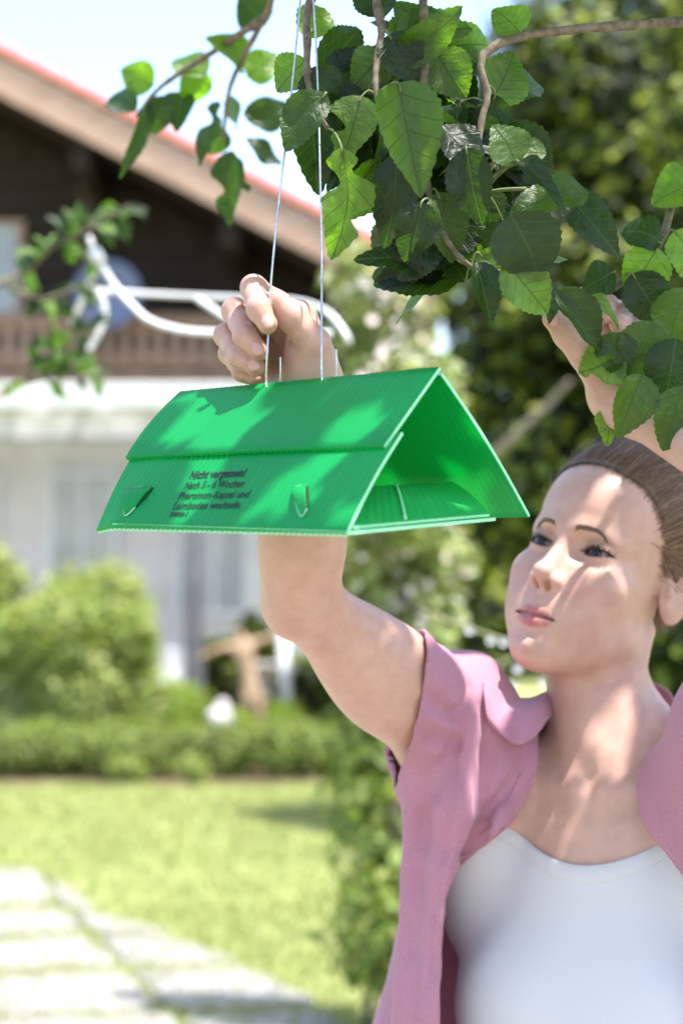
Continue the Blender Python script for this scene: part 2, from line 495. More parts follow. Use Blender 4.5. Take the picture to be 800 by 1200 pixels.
bounce_patio = MB().box((-4.5, -7.0, -.05), (3.5, 4.6, .012)).build('bounce_patio', simple_mat('bounce_paving', (.20, .175, .15), (.28, .25, .22), 5, .85, .4), None)  # unseen paving added under the camera to bounce neutral fill light
tag(bounce_patio, kind='structure')

# pale stone slabs of a path, lower left
M_STONE = simple_mat('pale_flagstone', (0.22, 0.205, 0.195), (0.33, 0.31, 0.29), 14, 0.8, 0.5, 0.01)
def flagstone(quad, label, seed):
    r = np.random.default_rng(seed); g = []
    for px, py in quad:
        py += 16; px -= 8
        d = CAM_Z/((py-690)*K); g.append(np.array([(px-400)*K*d, d]))
    g = np.array(g); c = g.mean(0); ring = []
    for i in range(4):
        a, b = g[i], g[(i+1) % 4]
        for t in (.06, .30, .5, .72, .94): ring.append(a + (b-a)*t + r.normal(0, .010, 2))
    n = len(ring); vs = []; tl = r.normal(0, .006, 2)
    for sc, z in ((1.0, -.02), (1.0, .012), (.965, .022), (.5, .024)):
        for q in ring:
            p = c + (q-c)*sc; vs.append((p[0], p[1], z + (tl @ (p-c) if z > 0 else 0) + (r.normal()*.0015 if z > .02 else 0)))
    fs = [(k*n+i, k*n+(i+1) % n, (k+1)*n+(i+1) % n, (k+1)*n+i) for k in range(3) for i in range(n)] + [tuple(range(3*n, 4*n))]
    tag(MB().add(vs, fs).build('flagstone', M_STONE, None, True), label, 'flagstone', 'flagstones of the garden path')
for i, (q, lab) in enumerate((
        ([(-60, 1000), (56, 1006), (72, 1040), (-60, 1044)], 'farthest pale flagstone of the path at the left edge'),
        ([(66, 1014), (92, 1028), (124, 1052), (82, 1044)], 'smallest pale flagstone at the lawn corner of the path'),
        ([(-60, 1052), (78, 1050), (108, 1072), (-60, 1082)], 'pale flagstone at the left edge, second row of the path'),
        ([(92, 1056), (140, 1060), (210, 1078), (120, 1075)], 'narrow pale flagstone along the lawn, second row of the path'),
        ([(-60, 1092), (110, 1082), (148, 1112), (-60, 1122)], 'pale flagstone at the left edge, third row of the path'),
        ([(124, 1083), (212, 1086), (290, 1110), (160, 1113)], 'pale flagstone along the lawn, third row of the path'),
        ([(-60, 1132), (152, 1122), (198, 1164), (-60, 1174)], 'wide pale flagstone at the left edge, nearest whole row of the path'),
        ([(166, 1122), (300, 1120), (380, 1158), (212, 1166)], 'wide pale flagstone along the lawn, nearest whole row of the path'),
        ([(-60, 1186), (206, 1174), (256, 1225), (-60, 1235)], 'pale flagstone cut off at the bottom left corner'),
        ([(220, 1176), (390, 1168), (450, 1222), (268, 1225)], 'pale flagstone cut off at the bottom edge beside the lawn'))):
    flagstone(q, lab, 30+i)

# ------------------------------------------------------------------ foliage makers
M_LEAF_DARK = foliage_mat('dense_tree_leaves', 0.16, 0.55)
def crown_mesh(name, clumps, n, size, cols, rng, up=0.5, aspect=0.6, mat=None, parent=None, spread=1.0):
    """clumps: list of (centre, radius xyz); cols: list of (colour, weight)"""
    C = np.array([c for c, r in clumps], float); R = np.array([np.atleast_1d(r)*np.ones(3) for c, r in clumps], float)
    vol = R.prod(1)**(2/3); w = vol/vol.sum()
    k = rng.choice(len(C), n, p=w)
    D = rng.normal(size=(n, 3)); D /= np.linalg.norm(D, axis=1, keepdims=True)
    rad = rng.uniform(0.25, 1.0, n)**0.45 * (1 + 0.12*rng.normal(size=n))*spread
    pts = C[k] + D*R[k]*rad[:, None]
    N = D*0.9 + np.array([0, -0.15, up]) + rng.normal(0, 0.45, (n, 3))
    cc = np.array([c for c, _ in cols], float); cw = np.array([x for _, x in cols], float)
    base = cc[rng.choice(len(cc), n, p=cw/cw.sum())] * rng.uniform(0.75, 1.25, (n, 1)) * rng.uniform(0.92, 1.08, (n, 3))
    keep = pts[:, 2] > 0.02
    V, F, c3 = leaf_cloud(pts[keep], N[keep], size*rng.uniform(0.65, 1.3, keep.sum()), base[keep], rng, aspect)
    me = mesh_np(name, V, F); set_col(me, 'col', np.clip(c3, 0.003, 0.9))
    return link(name, me, mat or M_LEAF_BG, parent)

def ball_clumps(c, r, n, rr, rng, shell=0.75):
    """n sub-clumps spread through an ellipsoid"""
    out = []
    for _ in range(n):
        d = rng.normal(size=3); d /= np.linalg.norm(d)
        out.append((np.array(c) + d*np.array(r)*rng.uniform(shell-0.45, shell), rr*rng.uniform(0.7, 1.3)))
    return out

def tree(name, base, height, crown_c, crown_r, nclump, rr, nleaf, size, cols, label, seed, group=None, trunk_r=0.12, cat='tree', up=0.5, mat=None):
    rng = np.random.default_rng(seed)
    t = empty(name, base, label, cat, group)
    mb = MB(); b = np.array(base, float)
    top = np.array([crown_c[0], crown_c[1], crown_c[2] + crown_r[2]*0.4])
    mid = b*0.5 + top*0.5 + np.array([rng.normal()*.15, rng.normal()*.15, 0])
    pts = catmull([b - np.array([0, 0, .05]), b*.75+mid*.25 + rng.normal(0, .04, 3), mid, top], 4)
    mb.tube(pts, np.linspace(trunk_r, trunk_r*0.25, len(pts)), 8)
    trunk = mb.build('trunk', M_BARK, t, True)
    cl = ball_clumps(crown_c, crown_r, nclump, rr, rng)
    for c, r in cl[:min(10, nclump)]:
        lb = MB(); s = np.array(pts[rng.integers(len(pts)//3, len(pts)-1)]); e = np.array(c)
        m = s*.5+e*.5 + np.array([0, 0, -.08*np.linalg.norm(e-s)])
        q = catmull([s, m, e], 4); lb.tube(q, np.linspace(trunk_r*.35, .008, len(q)), 6)
        lb.build('limb', M_BARK, t, True)
    crown_mesh('crown', cl, nleaf, size, cols, rng, up, parent=t, mat=mat)
    return t

LIGHT_G = [((0.32, 0.37, 0.11), 3), ((0.23, 0.30, 0.07), 3), ((0.42, 0.46, 0.18), 1)]
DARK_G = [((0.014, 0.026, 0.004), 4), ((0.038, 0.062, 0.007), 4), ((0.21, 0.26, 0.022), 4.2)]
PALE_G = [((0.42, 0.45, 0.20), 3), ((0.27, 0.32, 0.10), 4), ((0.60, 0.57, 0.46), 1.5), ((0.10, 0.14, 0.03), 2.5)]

# clipped hedge
def hedge():
    rng = np.random.default_rng(3)
    h = empty('box_hedge', (-2, 15.5, 0), 'long low clipped green hedge along the far edge of the lawn', 'hedge')
    cl = [(np.array([x, 15.45 + rng.normal()*.05, 0.24]), np.array([0.13, 0.34, 0.22])*rng.uniform(.85, 1.15)) for x in np.arange(-5.2, 2.6, 0.11)]
    crown_mesh('foliage', cl, 26000, 0.052, [((0.17, 0.23, 0.045), 3), ((0.27, 0.33, 0.08), 3), ((0.08, 0.12, 0.02), 1.5)], rng, 0.7, parent=h)
    for i, x in enumerate(np.arange(-5, 2.6, 0.45)):
        mb = MB(); mb.tube([(x, 15.45, -.02), (x+.03, 15.43, .2), (x+.08, 15.42, .4)], [.022, .016, .006], 6); mb.build('stem', M_BARK, h, True)
hedge()
def at_ground(px, d): return (px - 400) * K * d
# low plants sprouting in front of the hedge
for i, (px, d, r, lab) in enumerate(((150, 14.95, .13, 'small pale plant at the foot of the hedge, left one of two'), (222, 14.9, .13, 'small pale plant at the foot of the hedge, right one of two'))):
    rng = np.random.default_rng(60+i)
    t = empty('bedding_plant', (at_ground(px, d), d, 0), lab, 'plant', 'bedding plants in front of the hedge')
    crown_mesh('foliage', ball_clumps((at_ground(px, d), d, .10), (r, r*.8, .10), 5, .07, rng), 260, .06, LIGHT_G, rng, parent=t)
    mb = MB(); mb.tube([(at_ground(px, d), d, -.01), (at_ground(px, d)+.01, d, .12)], [.01, .005], 6); mb.build('stem', M_BARK, t, True)

# big light shrub on the left, clipped balls, other shrubs behind the hedge
def shrub(name, px, d, top_py, wpx, nleaf, size, cols, label, seed, group=None, zc=None, nclump=26, up=.6):
    h = (690 - top_py)*K*d + CAM_Z; w = wpx*K*d/2; x = at_ground(px, d)
    return tree(name, (x, d, 0), h, (x, d, h*.52), (w, w*.8, h*.48), nclump, w*.34, nleaf, size, cols, label, seed, group, trunk_r=.035, cat='shrub', up=up)
shrub('garden_shrub', 100, 16.4, 655, 250, 15000, .085, LIGHT_G, 'large light green leafy shrub behind the hedge at far left', 11, nclump=40)
shrub('garden_shrub', -60, 17.0, 600, 240, 8000, .085, LIGHT_G, 'tall light green shrub at the left edge beside the large one', 12, nclump=30)
M_CLIP = M_LEAF_BG
def topiary(px, d, top_py, wpx, label, seed):
    rng = np.random.default_rng(seed); h = (690-top_py)*K*d + CAM_Z; w = wpx*K*d/2; x = at_ground(px, d)
    t = empty('topiary_ball', (x, d, 0), label, 'shrub', 'clipped balls behind the hedge')
    crown_mesh('crown', [((x, d, h-w*.95), (w*.93, w*.93, w*.93))]*1, 6000, .035, [((.24, .34, .03), 3), ((.30, .40, .05), 2), ((.17, .27, .03), 1)], rng, .5, parent=t)
    mb = MB(); mb.tube([(x, d, -.01), (x, d, h*.6)], [.03, .02], 7); mb.build('trunk', M_BARK, t, True)
topiary(207, 16.5, 797, 92, 'largest yellow-green clipped ball shrub left of the tan statue', 21)
topiary(335, 16.5, 822, 62, 'yellow-green clipped ball shrub right of the tan statue', 22)
topiary(277, 16.2, 832, 46, 'smallest yellow-green clipped ball shrub at the statue foot', 23)
shrub('garden_shrub', 265, 17.6, 715, 90, 5000, .08, DARK_G, 'dark green shrub behind the tan statue', 24)
shrub('garden_shrub', 300, 18.3, 690, 70, 3000, .08, DARK_G, 'narrow dark green shrub behind the white garden post', 25)
shrub('garden_shrub', 372, 17.2, 755, 110, 6000, .08, DARK_G+LIGHT_G, 'mid green leafy shrub right of the white garden post', 26)

# white boulder
def boulder():
    rng = np.random.default_rng(5); bm = bmesh.new(); bmesh.ops.create_icosphere(bm, subdivisions=3, radius=1)
    c = P(258, 846, 16.0)
    for v in bm.verts:
        n = v.co.copy(); k = 1 + .16*math.sin(3*n.x+1)*math.cos(4*n.y) + .1*math.sin(7*n.z+2*n.x)
        v.co = Vector((n.x*.12*k, n.y*.12*k, n.z*.16*k)) + Vector((c.x, c.y, .40))
        if v.co.z < .35: v.co.z = v.co.z*1.0
    b2 = bm
    me = bpy.data.meshes.new('white_boulder'); bm.to_mesh(me); bm.free()
    for v in me.vertices:
        if v.co.z < .4: v.co.z = .4 - (.4 - v.co.z)*2.2
    tag(link('white_boulder', me, simple_mat('white_rock', (.42, .40, .39), (.56, .53, .52), 9, .8, .6, .03), None, True), 'white upright rock behind the hedge beside the tan statue', 'rock')
boulder()

# tan garden statue of a dancing figure on a plinth
M_STATUE = simple_mat('tan_carved_wood', (.42, .27, .17), (.58, .40, .27), 12, .7, .5, .01)
def statue():
    d = 16.4
    q = lambda px, py, dd=0: P(px, py, d+dd)
    s = empty('garden_statue', (at_ground(300, d), d, 0), 'tan statue of a slender dancing figure with outstretched arms behind the hedge', 'statue')
    J = {'hip': q(294, 797), 'waist': q(290, 780), 'chest': q(284, 762), 'neck': q(281, 748), 'head': q(278, 738),
         'ls': q(272, 757), 'le': q(252, 762), 'lh': q(232, 772), 'rs': q(296, 754), 're': q(314, 748), 'rh': q(333, 741),
         'lk': q(288, 826, -.05), 'lf': q(284, 858, .02), 'rk': q(303, 828), 'rf': q(304, 866)}
    E = [('hip','waist'),('waist','chest'),('chest','neck'),('neck','head'),('chest','ls'),('ls','le'),('le','lh'),('chest','rs'),('rs','re'),('re','rh'),('hip','lk'),('lk','lf'),('hip','rk'),('rk','rf')]
    Rr = dict(hip=.095, waist=.068, chest=.085, neck=.035, head=.065, ls=.042, le=.032, lh=.022, rs=.042, re=.032, rh=.022, lk=.058, lf=.035, rk=.058, rf=.038)
    names = list(J); me = bpy.data.meshes.new('figure'); me.from_pydata([J[n] for n in names], [(names.index(a), names.index(b)) for a, b in E], [])
    o = link('figure', me, M_STATUE, s)
    md = o.modifiers.new('skin', 'SKIN'); md.use_smooth_shade = True
    sv = me.skin_vertices[0].data
    for i, n in enumerate(names): sv[i].radius = (Rr[n], Rr[n]*.85); sv[i].use_root = (n == 'hip')
    sb = o.modifiers.new('sub', 'SUBSURF'); sb.levels = 2; sb.render_levels = 2
    f = J['rf']; mb = MB(); n = 12
    mb.tube([(f.x-.05, d, -.01), (f.x-.05, d, .04)], .17, n); mb.tube([(f.x-.05, d, .04), (f.x-.05, d, f.z-.03)], .13, n); mb.tube([(f.x-.05, d, f.z-.03), (f.x-.05, d, f.z)], .16, n)
    mb.build('plinth', M_STONE, s)
statue()

M_WHITE = simple_mat('white_paint', (.74, .74, .74), (.82, .82, .82), 5, .45, .05)
M_GREYP = simple_mat('grey_violet_paint', (.16, .15, .18), (.21, .20, .23), 6, .5, .1)
# white round post with a finial and rail brackets
def white_post():
    d = 16.9; x = at_ground(331, d); t = empty('garden_post', (x, d, 0), 'slim white garden post standing right of the tan statue', 'post')
    top = (690-733)*K*d + CAM_Z
    mb = MB(); mb.tube([(x+.06, d, 0), (x, d, top)], .045, 12); mb.build('shaft', M_WHITE, t, True)
    mb = MB(); mb.tube([(x, d, top), (x, d, top+.02), (x, d, top+.05), (x, d, top+.09)], [.05, .06, .055, .01], 12); mb.build('cap', M_WHITE, t, True)
    for zz in (top-.12, top-.38):
        mb = MB(); mb.tube([(x, d, zz), (x+.5, d+.4, zz+.02)], .012, 6); mb.build('rail', M_WHITE, t, True)
white_post()

# ------------------------------------------------------------------ the chalet
M_TIMBER = simple_mat('dark_brown_timber', (.014, .007, .0045), (.034, .017, .011), 3, .75, .4, .01, stretch=(.4, 1, 10))
M_BALC = simple_mat('brown_balcony_timber', (.20, .115, .075), (.32, .20, .135), 5, .75, .3, .01, stretch=(1, 1, 6))
M_LWOOD = simple_mat('weathered_light_timber', (.42, .26, .19), (.56, .37, .28), 5, .75, .3, .01, stretch=(1, 1, 6))
M_TILE = simple_mat('red_roof_tile', (.36, .085, .05), (.50, .15, .09), 7, .75, .4, .01)
M_PLASTER = simple_mat('pale_plaster', (.72, .66, .63), (.82, .77, .74), 3, .85, .2)
M_GLASS, _nt, _b = new_mat('window_glass')
_b.inputs['Base Color'].default_value = (.3, .3, .3, 1); _b.inputs['Roughness'].default_value = .06; _b.inputs['Specular IOR Level'].default_value = .9
_n, _f = noise_col(_nt, (.36, .36, .37), (.5, .5, .51), 2); _nt.links.new(_n, _b.inputs['Base Color'])

def chalet():
    d0, dw, d1 = 18.5, 20.4, 29.0
    A = P(80, 150, d0); B = P(512, 372, d0)            # lower edge of the barge board
    tan = (A.z-B.z)/(B.x-A.x); xr = -6.3; zr = B.z + (B.x-xr)*tan
    t = empty('chalet', (-6.3, dw, 0), 'dark timber chalet with red tiled gable roof and wooden balcony', 'house')
    xe = B.x; xl = 2*xr - xe
    s = Vector((1, 0, -tan)).normalized(); n = Vector((tan, 0, 1)).normalized()
    wx1, wx0 = xe-.42, xl+.42
    # walls
    zz = lambda x: zr - abs(x-xr)*tan
    mb = MB()
    mb.add([(wx0, dw, 3.45), (wx1, dw, 3.45), (wx1, dw, zz(wx1)), (xr, dw, zr), (wx0, dw, zz(wx0)),
            (wx0, d1, 3.45), (wx1, d1, 3.45), (wx1, d1, zz(wx1)), (xr, d1, zr), (wx0, d1, zz(wx0))],
           [(0,1,2,3,4), (9,8,7,6,5), (1,6,7,2), (5,0,4,9)])
    mb.build('timber_wall', M_TIMBER, t)
    mb = MB(); mb.box((wx0, dw+.03, 0), (wx1-.02, d1-.03, 3.45)); mb.build('plaster_wall', M_PLASTER, t)
    # siding boards on the upper front wall
    i = 0
    for z in np.arange(3.62, 8.2, .24):
        xmax = min(wx1-.01, xr + (zr - z-.3)/tan); xmin = -6.2
        if xmax - xmin < .3: break
        mb = MB(); mb.box((xmin, dw-.035, z), (xmax, dw-.004, z+.215)); mb.build('siding_board', M_TIMBER, t, bevel=.006)
    # roof slabs, soffit boards, barge boards, verge tiles
    for sg in (1, -1):
        e = Vector((xe if sg > 0 else xl, 0, B.z)); r = Vector((xr, 0, zr))
        nn = Vector((sg*tan, 0, 1)).normalized()
        mb = MB()
        off = nn*.10
        vs = []
        for y in (d0+.04, d1+.6):
            for q in (r, e): 
                vs += [Vector((q.x, y, q.z))+nn*.05, Vector((q.x, y, q.z))+nn*.17]
        mb.add(vs, [(0,2,3,1), (4,5,7,6), (0,4,6,2), (1,3,7,5), (2,6,7,3), (0,1,5,4)])
        rf = mb.build('roof', M_TIMBER, t)
        mb = MB(); a = Vector((r.x, d0, r.z)); b = Vector((e.x, d0, e.z)); h = .33
        vs = [q + nn*k + Vector((0, dy, 0)) for q in (a, b) for k in (-.02, h) for dy in (0, .045)]
        mb.add(vs, [(0,4,6,2), (1,3,7,5), (0,1,5,4), (2,6,7,3), (4,5,7,6), (0,2,3,1)])
        mb.build('barge_board', M_LWOOD, rf, bevel=.008)
        ln = (e-r).length; dr = (e-r)/ln; nt_ = int(ln/.30)
        if sg > 0:
            tile = None
            for k in range(nt_):
                c = r + dr*(k+.5)*.30 + Vector((0, d0+.10, 0)) + nn*.365
                if tile is None:
                    m2 = MB(); L = .165
                    for u0, u1 in ((-1, 1),):
                        vs = []
                        for j in range(7):
                            aa = math.pi*j/6
                            for q in (-1, 1): vs.append(Vector((0, -math.cos(aa)*.13, math.sin(aa)*.10)) + Vector((q*L, 0, .012*q)))
                        m2.add(vs, [(2*j, 2*j+1, 2*j+3, 2*j+2) for j in range(6)] + [(0,2,4,6,8,10,12), (13,11,9,7,5,3,1)])
                    tile = mesh_from('verge_tile', m2.v, m2.f); tile.materials.append(M_TILE)
                o = bpy.data.objects.new('verge_tile', tile); COL.objects.link(o); o.parent = rf
                ang = math.atan2(-dr.z, dr.x)
                o.matrix_parent_inverse = world_matrix(rf).inverted()
                o.location = c; o.rotation_euler = (0, ang, 0)
        # tiled field of the roof
        vs = []; m3 = MB()
        for y in (d0+.22, d1+.6):
            for q in (r, e): vs.append(Vector((q.x, y, q.z))+nn*.36)
        vs2 = [v - nn*.03 for v in vs]
        m3.add(vs+vs2, [(0,1,3,2), (4,6,7,5), (0,4,5,1), (1,5,7,3), (2,3,7,6), (0,2,6,4)]); m3.build('tile_field', M_TILE, rf)
    # purlins and posts under the gable
    for x in (-4.1, -2.55, -1.1, .35):
        z = zz(x) - .03
        mb = MB(); mb.box((x-.09, d0+.25, z-.26), (x+.09, dw+.2, z)); mb.build('purlin', M_TIMBER, t, bevel=.01)
    x = P(104, 220, dw-.2).x; mb = MB(); mb.box((x-.11, dw-.26, 3.6), (x+.11, dw-.06, zz(x)-.05)); mb.build('gable_post', simple_mat('brown_post', (.05, .028, .02), (.09, .05, .035), 4, .7), t, bevel=.01)
    # balcony
    db = 19.1; z0 = P(0, 447, db).z; z1 = P(0, 376, db).z
    bal = MB().box((-6.2, db, z0-.02), (-.42, dw-.04, z0+.10)).build('balcony', M_BALC, t)
    MB().box((-6.2, db-.03, z0+.13), (-.42, db+.03, z0+.25)).build('bottom_rail', M_BALC, bal, bevel=.01)
    MB().box((-6.2, db-.06, z1-.06), (-.40, db+.06, z1+.06)).build('top_rail', M_BALC, bal, bevel=.01)
    m = None
    for x in np.arange(-6.1, -.45, .165):
        if m is None:
            mb = MB(); L = z1-z0-.31
            mb.box((-.04, -.018, -L/2), (.04, .018, -L*.22)); mb.box((-.028, -.018, -L*.22), (.028, .018, L*.22)); mb.box((-.04, -.018, L*.22), (.04, .018, L/2))
            m = mesh_from('baluster', mb.v, mb.f); m.materials.append(M_LWOOD)
        o = bpy.data.objects.new('baluster', m); COL.objects.link(o); o.parent = bal; o.matrix_parent_inverse = world_matrix(bal).inverted(); o.location = (x, db, (z0+.25+z1-.06)/2)
    for px in (217, 248):
        x = P(px, 450, db).x; MB().box((x-.06, db+.02, 3.0), (x+.06, db+.14, z0-.02)).build('balcony_strut', M_BALC, bal, bevel=.01)
    # ground floor door and windows
    for x0, x1, zb, zt in ((-3.10, -2.35, .05, 2.75), (-1.75, -.95, 1.2, 2.75), (-4.7, -3.6, 1.2, 2.75)):
        w = MB().box((x0, dw-.05, zb), (x1, dw+.02, zt)).build('window', M_WHITE, t, bevel=.01)
        for a, b in ((x0+.07, (x0+x1)/2-.03), ((x0+x1)/2+.03, x1-.07)):
            MB().box((a, dw-.062, zb+.08), (b, dw-.052, zt-.08)).build('pane', M_GLASS, w)
    w = MB().box((-4.35, dw-.09, 4.35), (-3.35, dw-.036, 5.4)).build('window', M_LWOOD, t, bevel=.01)
    for a, b in ((-4.27, -3.88), (-3.82, -3.43)): MB().box((a, dw-.10, 4.43), (b, dw-.092, 5.32)).build('pane', M_GLASS, w)
chalet()

# blue-grey dish on the balcony
def dish():
    d = 18.8; c = P(126, 345, d); t = empty('satellite_dish', (c.x, d+.05, P(0, 376, 19.1).z+.06), 'blue-grey round dish above the balcony rail of the chalet', 'dish')
    mb = MB(); vs = [c + Vector((0, .07, 0))]; fs = []; n = 28
    for k in range(1, 5):
        for i in range(n):
            a = 2*math.pi*i/n; r = .33*k/4; vs.append(c + Vector((r*math.cos(a), .07 - .10*(k/4)**2, r*math.sin(a)*1.02)))
    fs += [(0, 1+i, 1+(i+1) % n) for i in range(n)]
    for k in range(3): fs += [(1+k*n+i, 1+(k+1)*n+i, 1+(k+1)*n+(i+1) % n, 1+k*n+(i+1) % n) for i in range(n)]
    o = mb.add(vs, fs).build('reflector', simple_mat('blue_grey_enamel', (.11, .14, .24), (.14, .17, .28), 5, .4, 0), t, True)
    md = o.modifiers.new('s', 'SOLIDIFY'); md.thickness = .015
    mb = MB(); mb.tube([c + Vector((0, .08, -.02)), Vector((c.x, d+.10, P(0, 376, 19.1).z+.05))], .025, 8); mb.build('mast', M_GREYP, t, True)
    mb = MB(); mb.tube([c + Vector((0, .02, -.36)), c + Vector((0, -.28, -.1))], .012, 6); mb.tube([c + Vector((0, -.24, -.1)), c + Vector((0, -.34, -.09))], .03, 8); mb.build('feed_arm', M_GREYP, t, True)
dish()

# white pergola with a canvas blind in front of the terrace
def pergola():
    d = 17.1; t = empty('pergola', (at_ground(228, d), d, 0), 'white pergola with grey post and canvas blind before the chalet', 'pergola')
    zb, zt = P(0, 478, d).z, P(0, 449, d).z
    MB().box((-6.2, d-.05, zb), (P(322, 0, d).x, d+.05, zt)).build('front_beam', M_WHITE, t, bevel=.01)
    for x in np.arange(-6.0, -.6, .62):
        MB().box((x-.035, d+.05, zb+.04), (x+.035, 19.05, zb+.16)).build('rafter', M_WHITE, t, bevel=.006)
    x = at_ground(227, d); MB().box((x-.085, d-.045, 0), (x+.085, d+.125, zb)).build('post', M_GREYP, t, bevel=.012)
    x = -5.0; MB().box((x-.085, d-.045, 0), (x+.085, d+.125, zb)).build('post', M_GREYP, t, bevel=.012)
    # blind: gently rippled canvas with a weighted bar
    vs, fs = [], []; n = 70; xs = np.linspace(-6.0, P(198, 0, d).x, n)
    z0 = P(0, 512, d).z
    for i, x in enumerate(xs):
        for z in (zb-.02, (zb+z0)/2, z0): vs.append((x, d+.16 + .02*math.sin(i*.9), z))
    for i in range(n-1):
        for j in (0, 1): fs.append((3*i+j, 3*i+3+j, 3*i+4+j, 3*i+1+j))
    me = mesh_from('canvas_blind', vs, fs); m, nt, b = new_mat('white_canvas')
    c, f = noise_col(nt, (.72, .70, .70), (.82, .80, .80), 6); nt.links.new(c, b.inputs['Base Color']); b.inputs['Roughness'].default_value = .9
    tr = nt.nodes.new('ShaderNodeBsdfTranslucent'); tr.inputs[0].default_value = (.8, .78, .76, 1); mx = nt.nodes.new('ShaderNodeMixShader'); mx.inputs[0].default_value = .4
    nt.links.new(b.outputs[0], mx.inputs[1]); nt.links.new(tr.outputs[0], mx.inputs[2]); nt.links.new(mx.outputs[0], nt.nodes['Material Output'].inputs[0])
    global M_CANVAS
    M_CANVAS = m
    link('canvas_blind', me, m, t, True)
    MB().tube([(-6.0, d+.16, z0), (xs[-1], d+.16, z0)], .016, 8).build('blind_bar', M_GREYP, t, True)
pergola()

# garden furniture under the pergola
def table():
    d = 17.7; x0, x1 = P(243, 0, d).x, P(325, 0, d).x; zt = .80
    t = empty('garden_table', ((x0+x1)/2, d+.3, 0), 'garden table under a long white cloth beside the pergola post', 'table')
    for x in (x0+.05, x1-.05):
        for y in (d+.05, d+.6): MB().box((x-.025, y-.025, .008), (x+.025, y+.025, zt-.03)).build('leg', M_GREYP, t)
    MB().box((x0, d, zt-.03), (x1, d+.65, zt)).build('top', M_LWOOD, t)
    c = MB(); n = 40; per = []
    for i in range(n):
        a = i/n*4; k = int(a); f = a-k
        q = [(x0-.02, d-.02), (x1+.02, d-.02), (x1+.02, d+.67), (x0-.02, d+.67)]
        p, r = q[k], q[(k+1) % 4]; per.append((p[0]+(r[0]-p[0])*f, p[1]+(r[1]-p[1])*f))
    cx, cy = (x0+x1)/2, d+.32
    vs = [(x, y, zt+.006) for x, y in per] + [(cx+(x-cx)*(1.03+.03*math.sin(i*2.2)), cy+(y-cy)*(1.03+.03*math.sin(i*2.2)), zt-.30) for i, (x, y) in enumerate(per)]
    o = c.add(vs, [(i, (i+1) % n, n+(i+1) % n, n+i) for i in range(n)] + [tuple(range(n))]).build('tablecloth', M_CANVAS, None, True)
    tag(o, 'long white cloth hanging over the garden table', 'tablecloth')
table()
def chair(px, d, label):
    x = at_ground(px, d); t = empty('garden_chair', (x, d, 0), label, 'chair', 'white chairs on the terrace')
    for sx in (-.2, .2):
        MB().tube([(x+sx, d-.2, .008), (x+sx, d-.2, .44)], .018, 6).build('leg', M_WHITE, t, True)
        MB().tube([(x+sx, d+.22, .008), (x+sx, d+.22, .44), (x+sx*.95, d+.30, .92)], .018, 6).build('leg', M_WHITE, t, True)
    MB().box((x-.23, d-.23, .44), (x+.23, d+.23, .475)).build('seat', M_WHITE, t, bevel=.01)
    MB().box((x-.21, d+.255, .58), (x+.21, d+.285, .92)).build('backrest', M_WHITE, t, bevel=.01)
chair(178, 18.3, 'white garden chair left of the grey pergola post'); chair(200, 18.9, 'white garden chair close behind the grey pergola post')
def sofa():
    d = 18.9; x0, x1 = at_ground(60, d), at_ground(165, d); t = empty('garden_sofa', ((x0+x1)/2, d, 0), 'grey garden sofa on the shaded terrace behind the large shrub', 'sofa')
    g = simple_mat('grey_upholstery', (.14, .15, .17), (.2, .21, .23), 20, .9, .2)
    MB().box((x0, d, .06), (x1, d+.8, .42)).build('seat', g, t, bevel=.04); MB().box((x0, d+.62, .42), (x1, d+.84, .86)).build('backrest', g, t, bevel=.05)
    for x in (x0-.08, x1-.02): MB().box((x, d, .06), (x+.10, d+.84, .62)).build('armrest', g, t, bevel=.03)
sofa()

# ------------------------------------------------------------------ trees behind, on the right
GT = 'trees behind the woman'
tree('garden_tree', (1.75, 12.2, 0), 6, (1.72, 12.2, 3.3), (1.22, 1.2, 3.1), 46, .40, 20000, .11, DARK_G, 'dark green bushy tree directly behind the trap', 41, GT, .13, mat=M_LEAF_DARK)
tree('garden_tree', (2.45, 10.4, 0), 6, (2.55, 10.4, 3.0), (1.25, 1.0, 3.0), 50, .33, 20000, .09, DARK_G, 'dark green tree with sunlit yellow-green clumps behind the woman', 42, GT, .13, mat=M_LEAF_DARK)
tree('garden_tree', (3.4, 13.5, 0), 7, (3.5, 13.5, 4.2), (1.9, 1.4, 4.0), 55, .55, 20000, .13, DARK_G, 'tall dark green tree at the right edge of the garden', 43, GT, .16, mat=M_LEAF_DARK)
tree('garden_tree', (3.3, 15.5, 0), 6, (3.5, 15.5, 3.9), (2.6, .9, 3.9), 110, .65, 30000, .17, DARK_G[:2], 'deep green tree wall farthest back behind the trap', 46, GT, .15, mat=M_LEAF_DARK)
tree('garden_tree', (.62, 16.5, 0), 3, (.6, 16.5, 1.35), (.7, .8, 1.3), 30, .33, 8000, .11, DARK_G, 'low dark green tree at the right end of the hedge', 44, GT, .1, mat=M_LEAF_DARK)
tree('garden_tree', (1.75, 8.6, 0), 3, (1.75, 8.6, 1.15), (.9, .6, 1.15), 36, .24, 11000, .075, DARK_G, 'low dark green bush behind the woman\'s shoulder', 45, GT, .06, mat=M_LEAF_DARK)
# dead grey branch sticking out of the dark tree
def dead_branch():
    mb = MB(); d = 8.6
    pts = catmull([P(540, 560, d+.5), P(585, 528, d), P(612, 502, d-.1), P(642, 474, d-.15), P(668, 446, d-.2)], 4)
    o = mb.tube(pts, np.linspace(.026, .010, len(pts)), 8).build('dead_branch', simple_mat('bleached_bark', (.18, .145, .11), (.28, .235, .185), 30, .85, .4), None, True)
    tag(o, 'bare bleached grey branch in front of the dark trees', 'branch')
dead_branch()

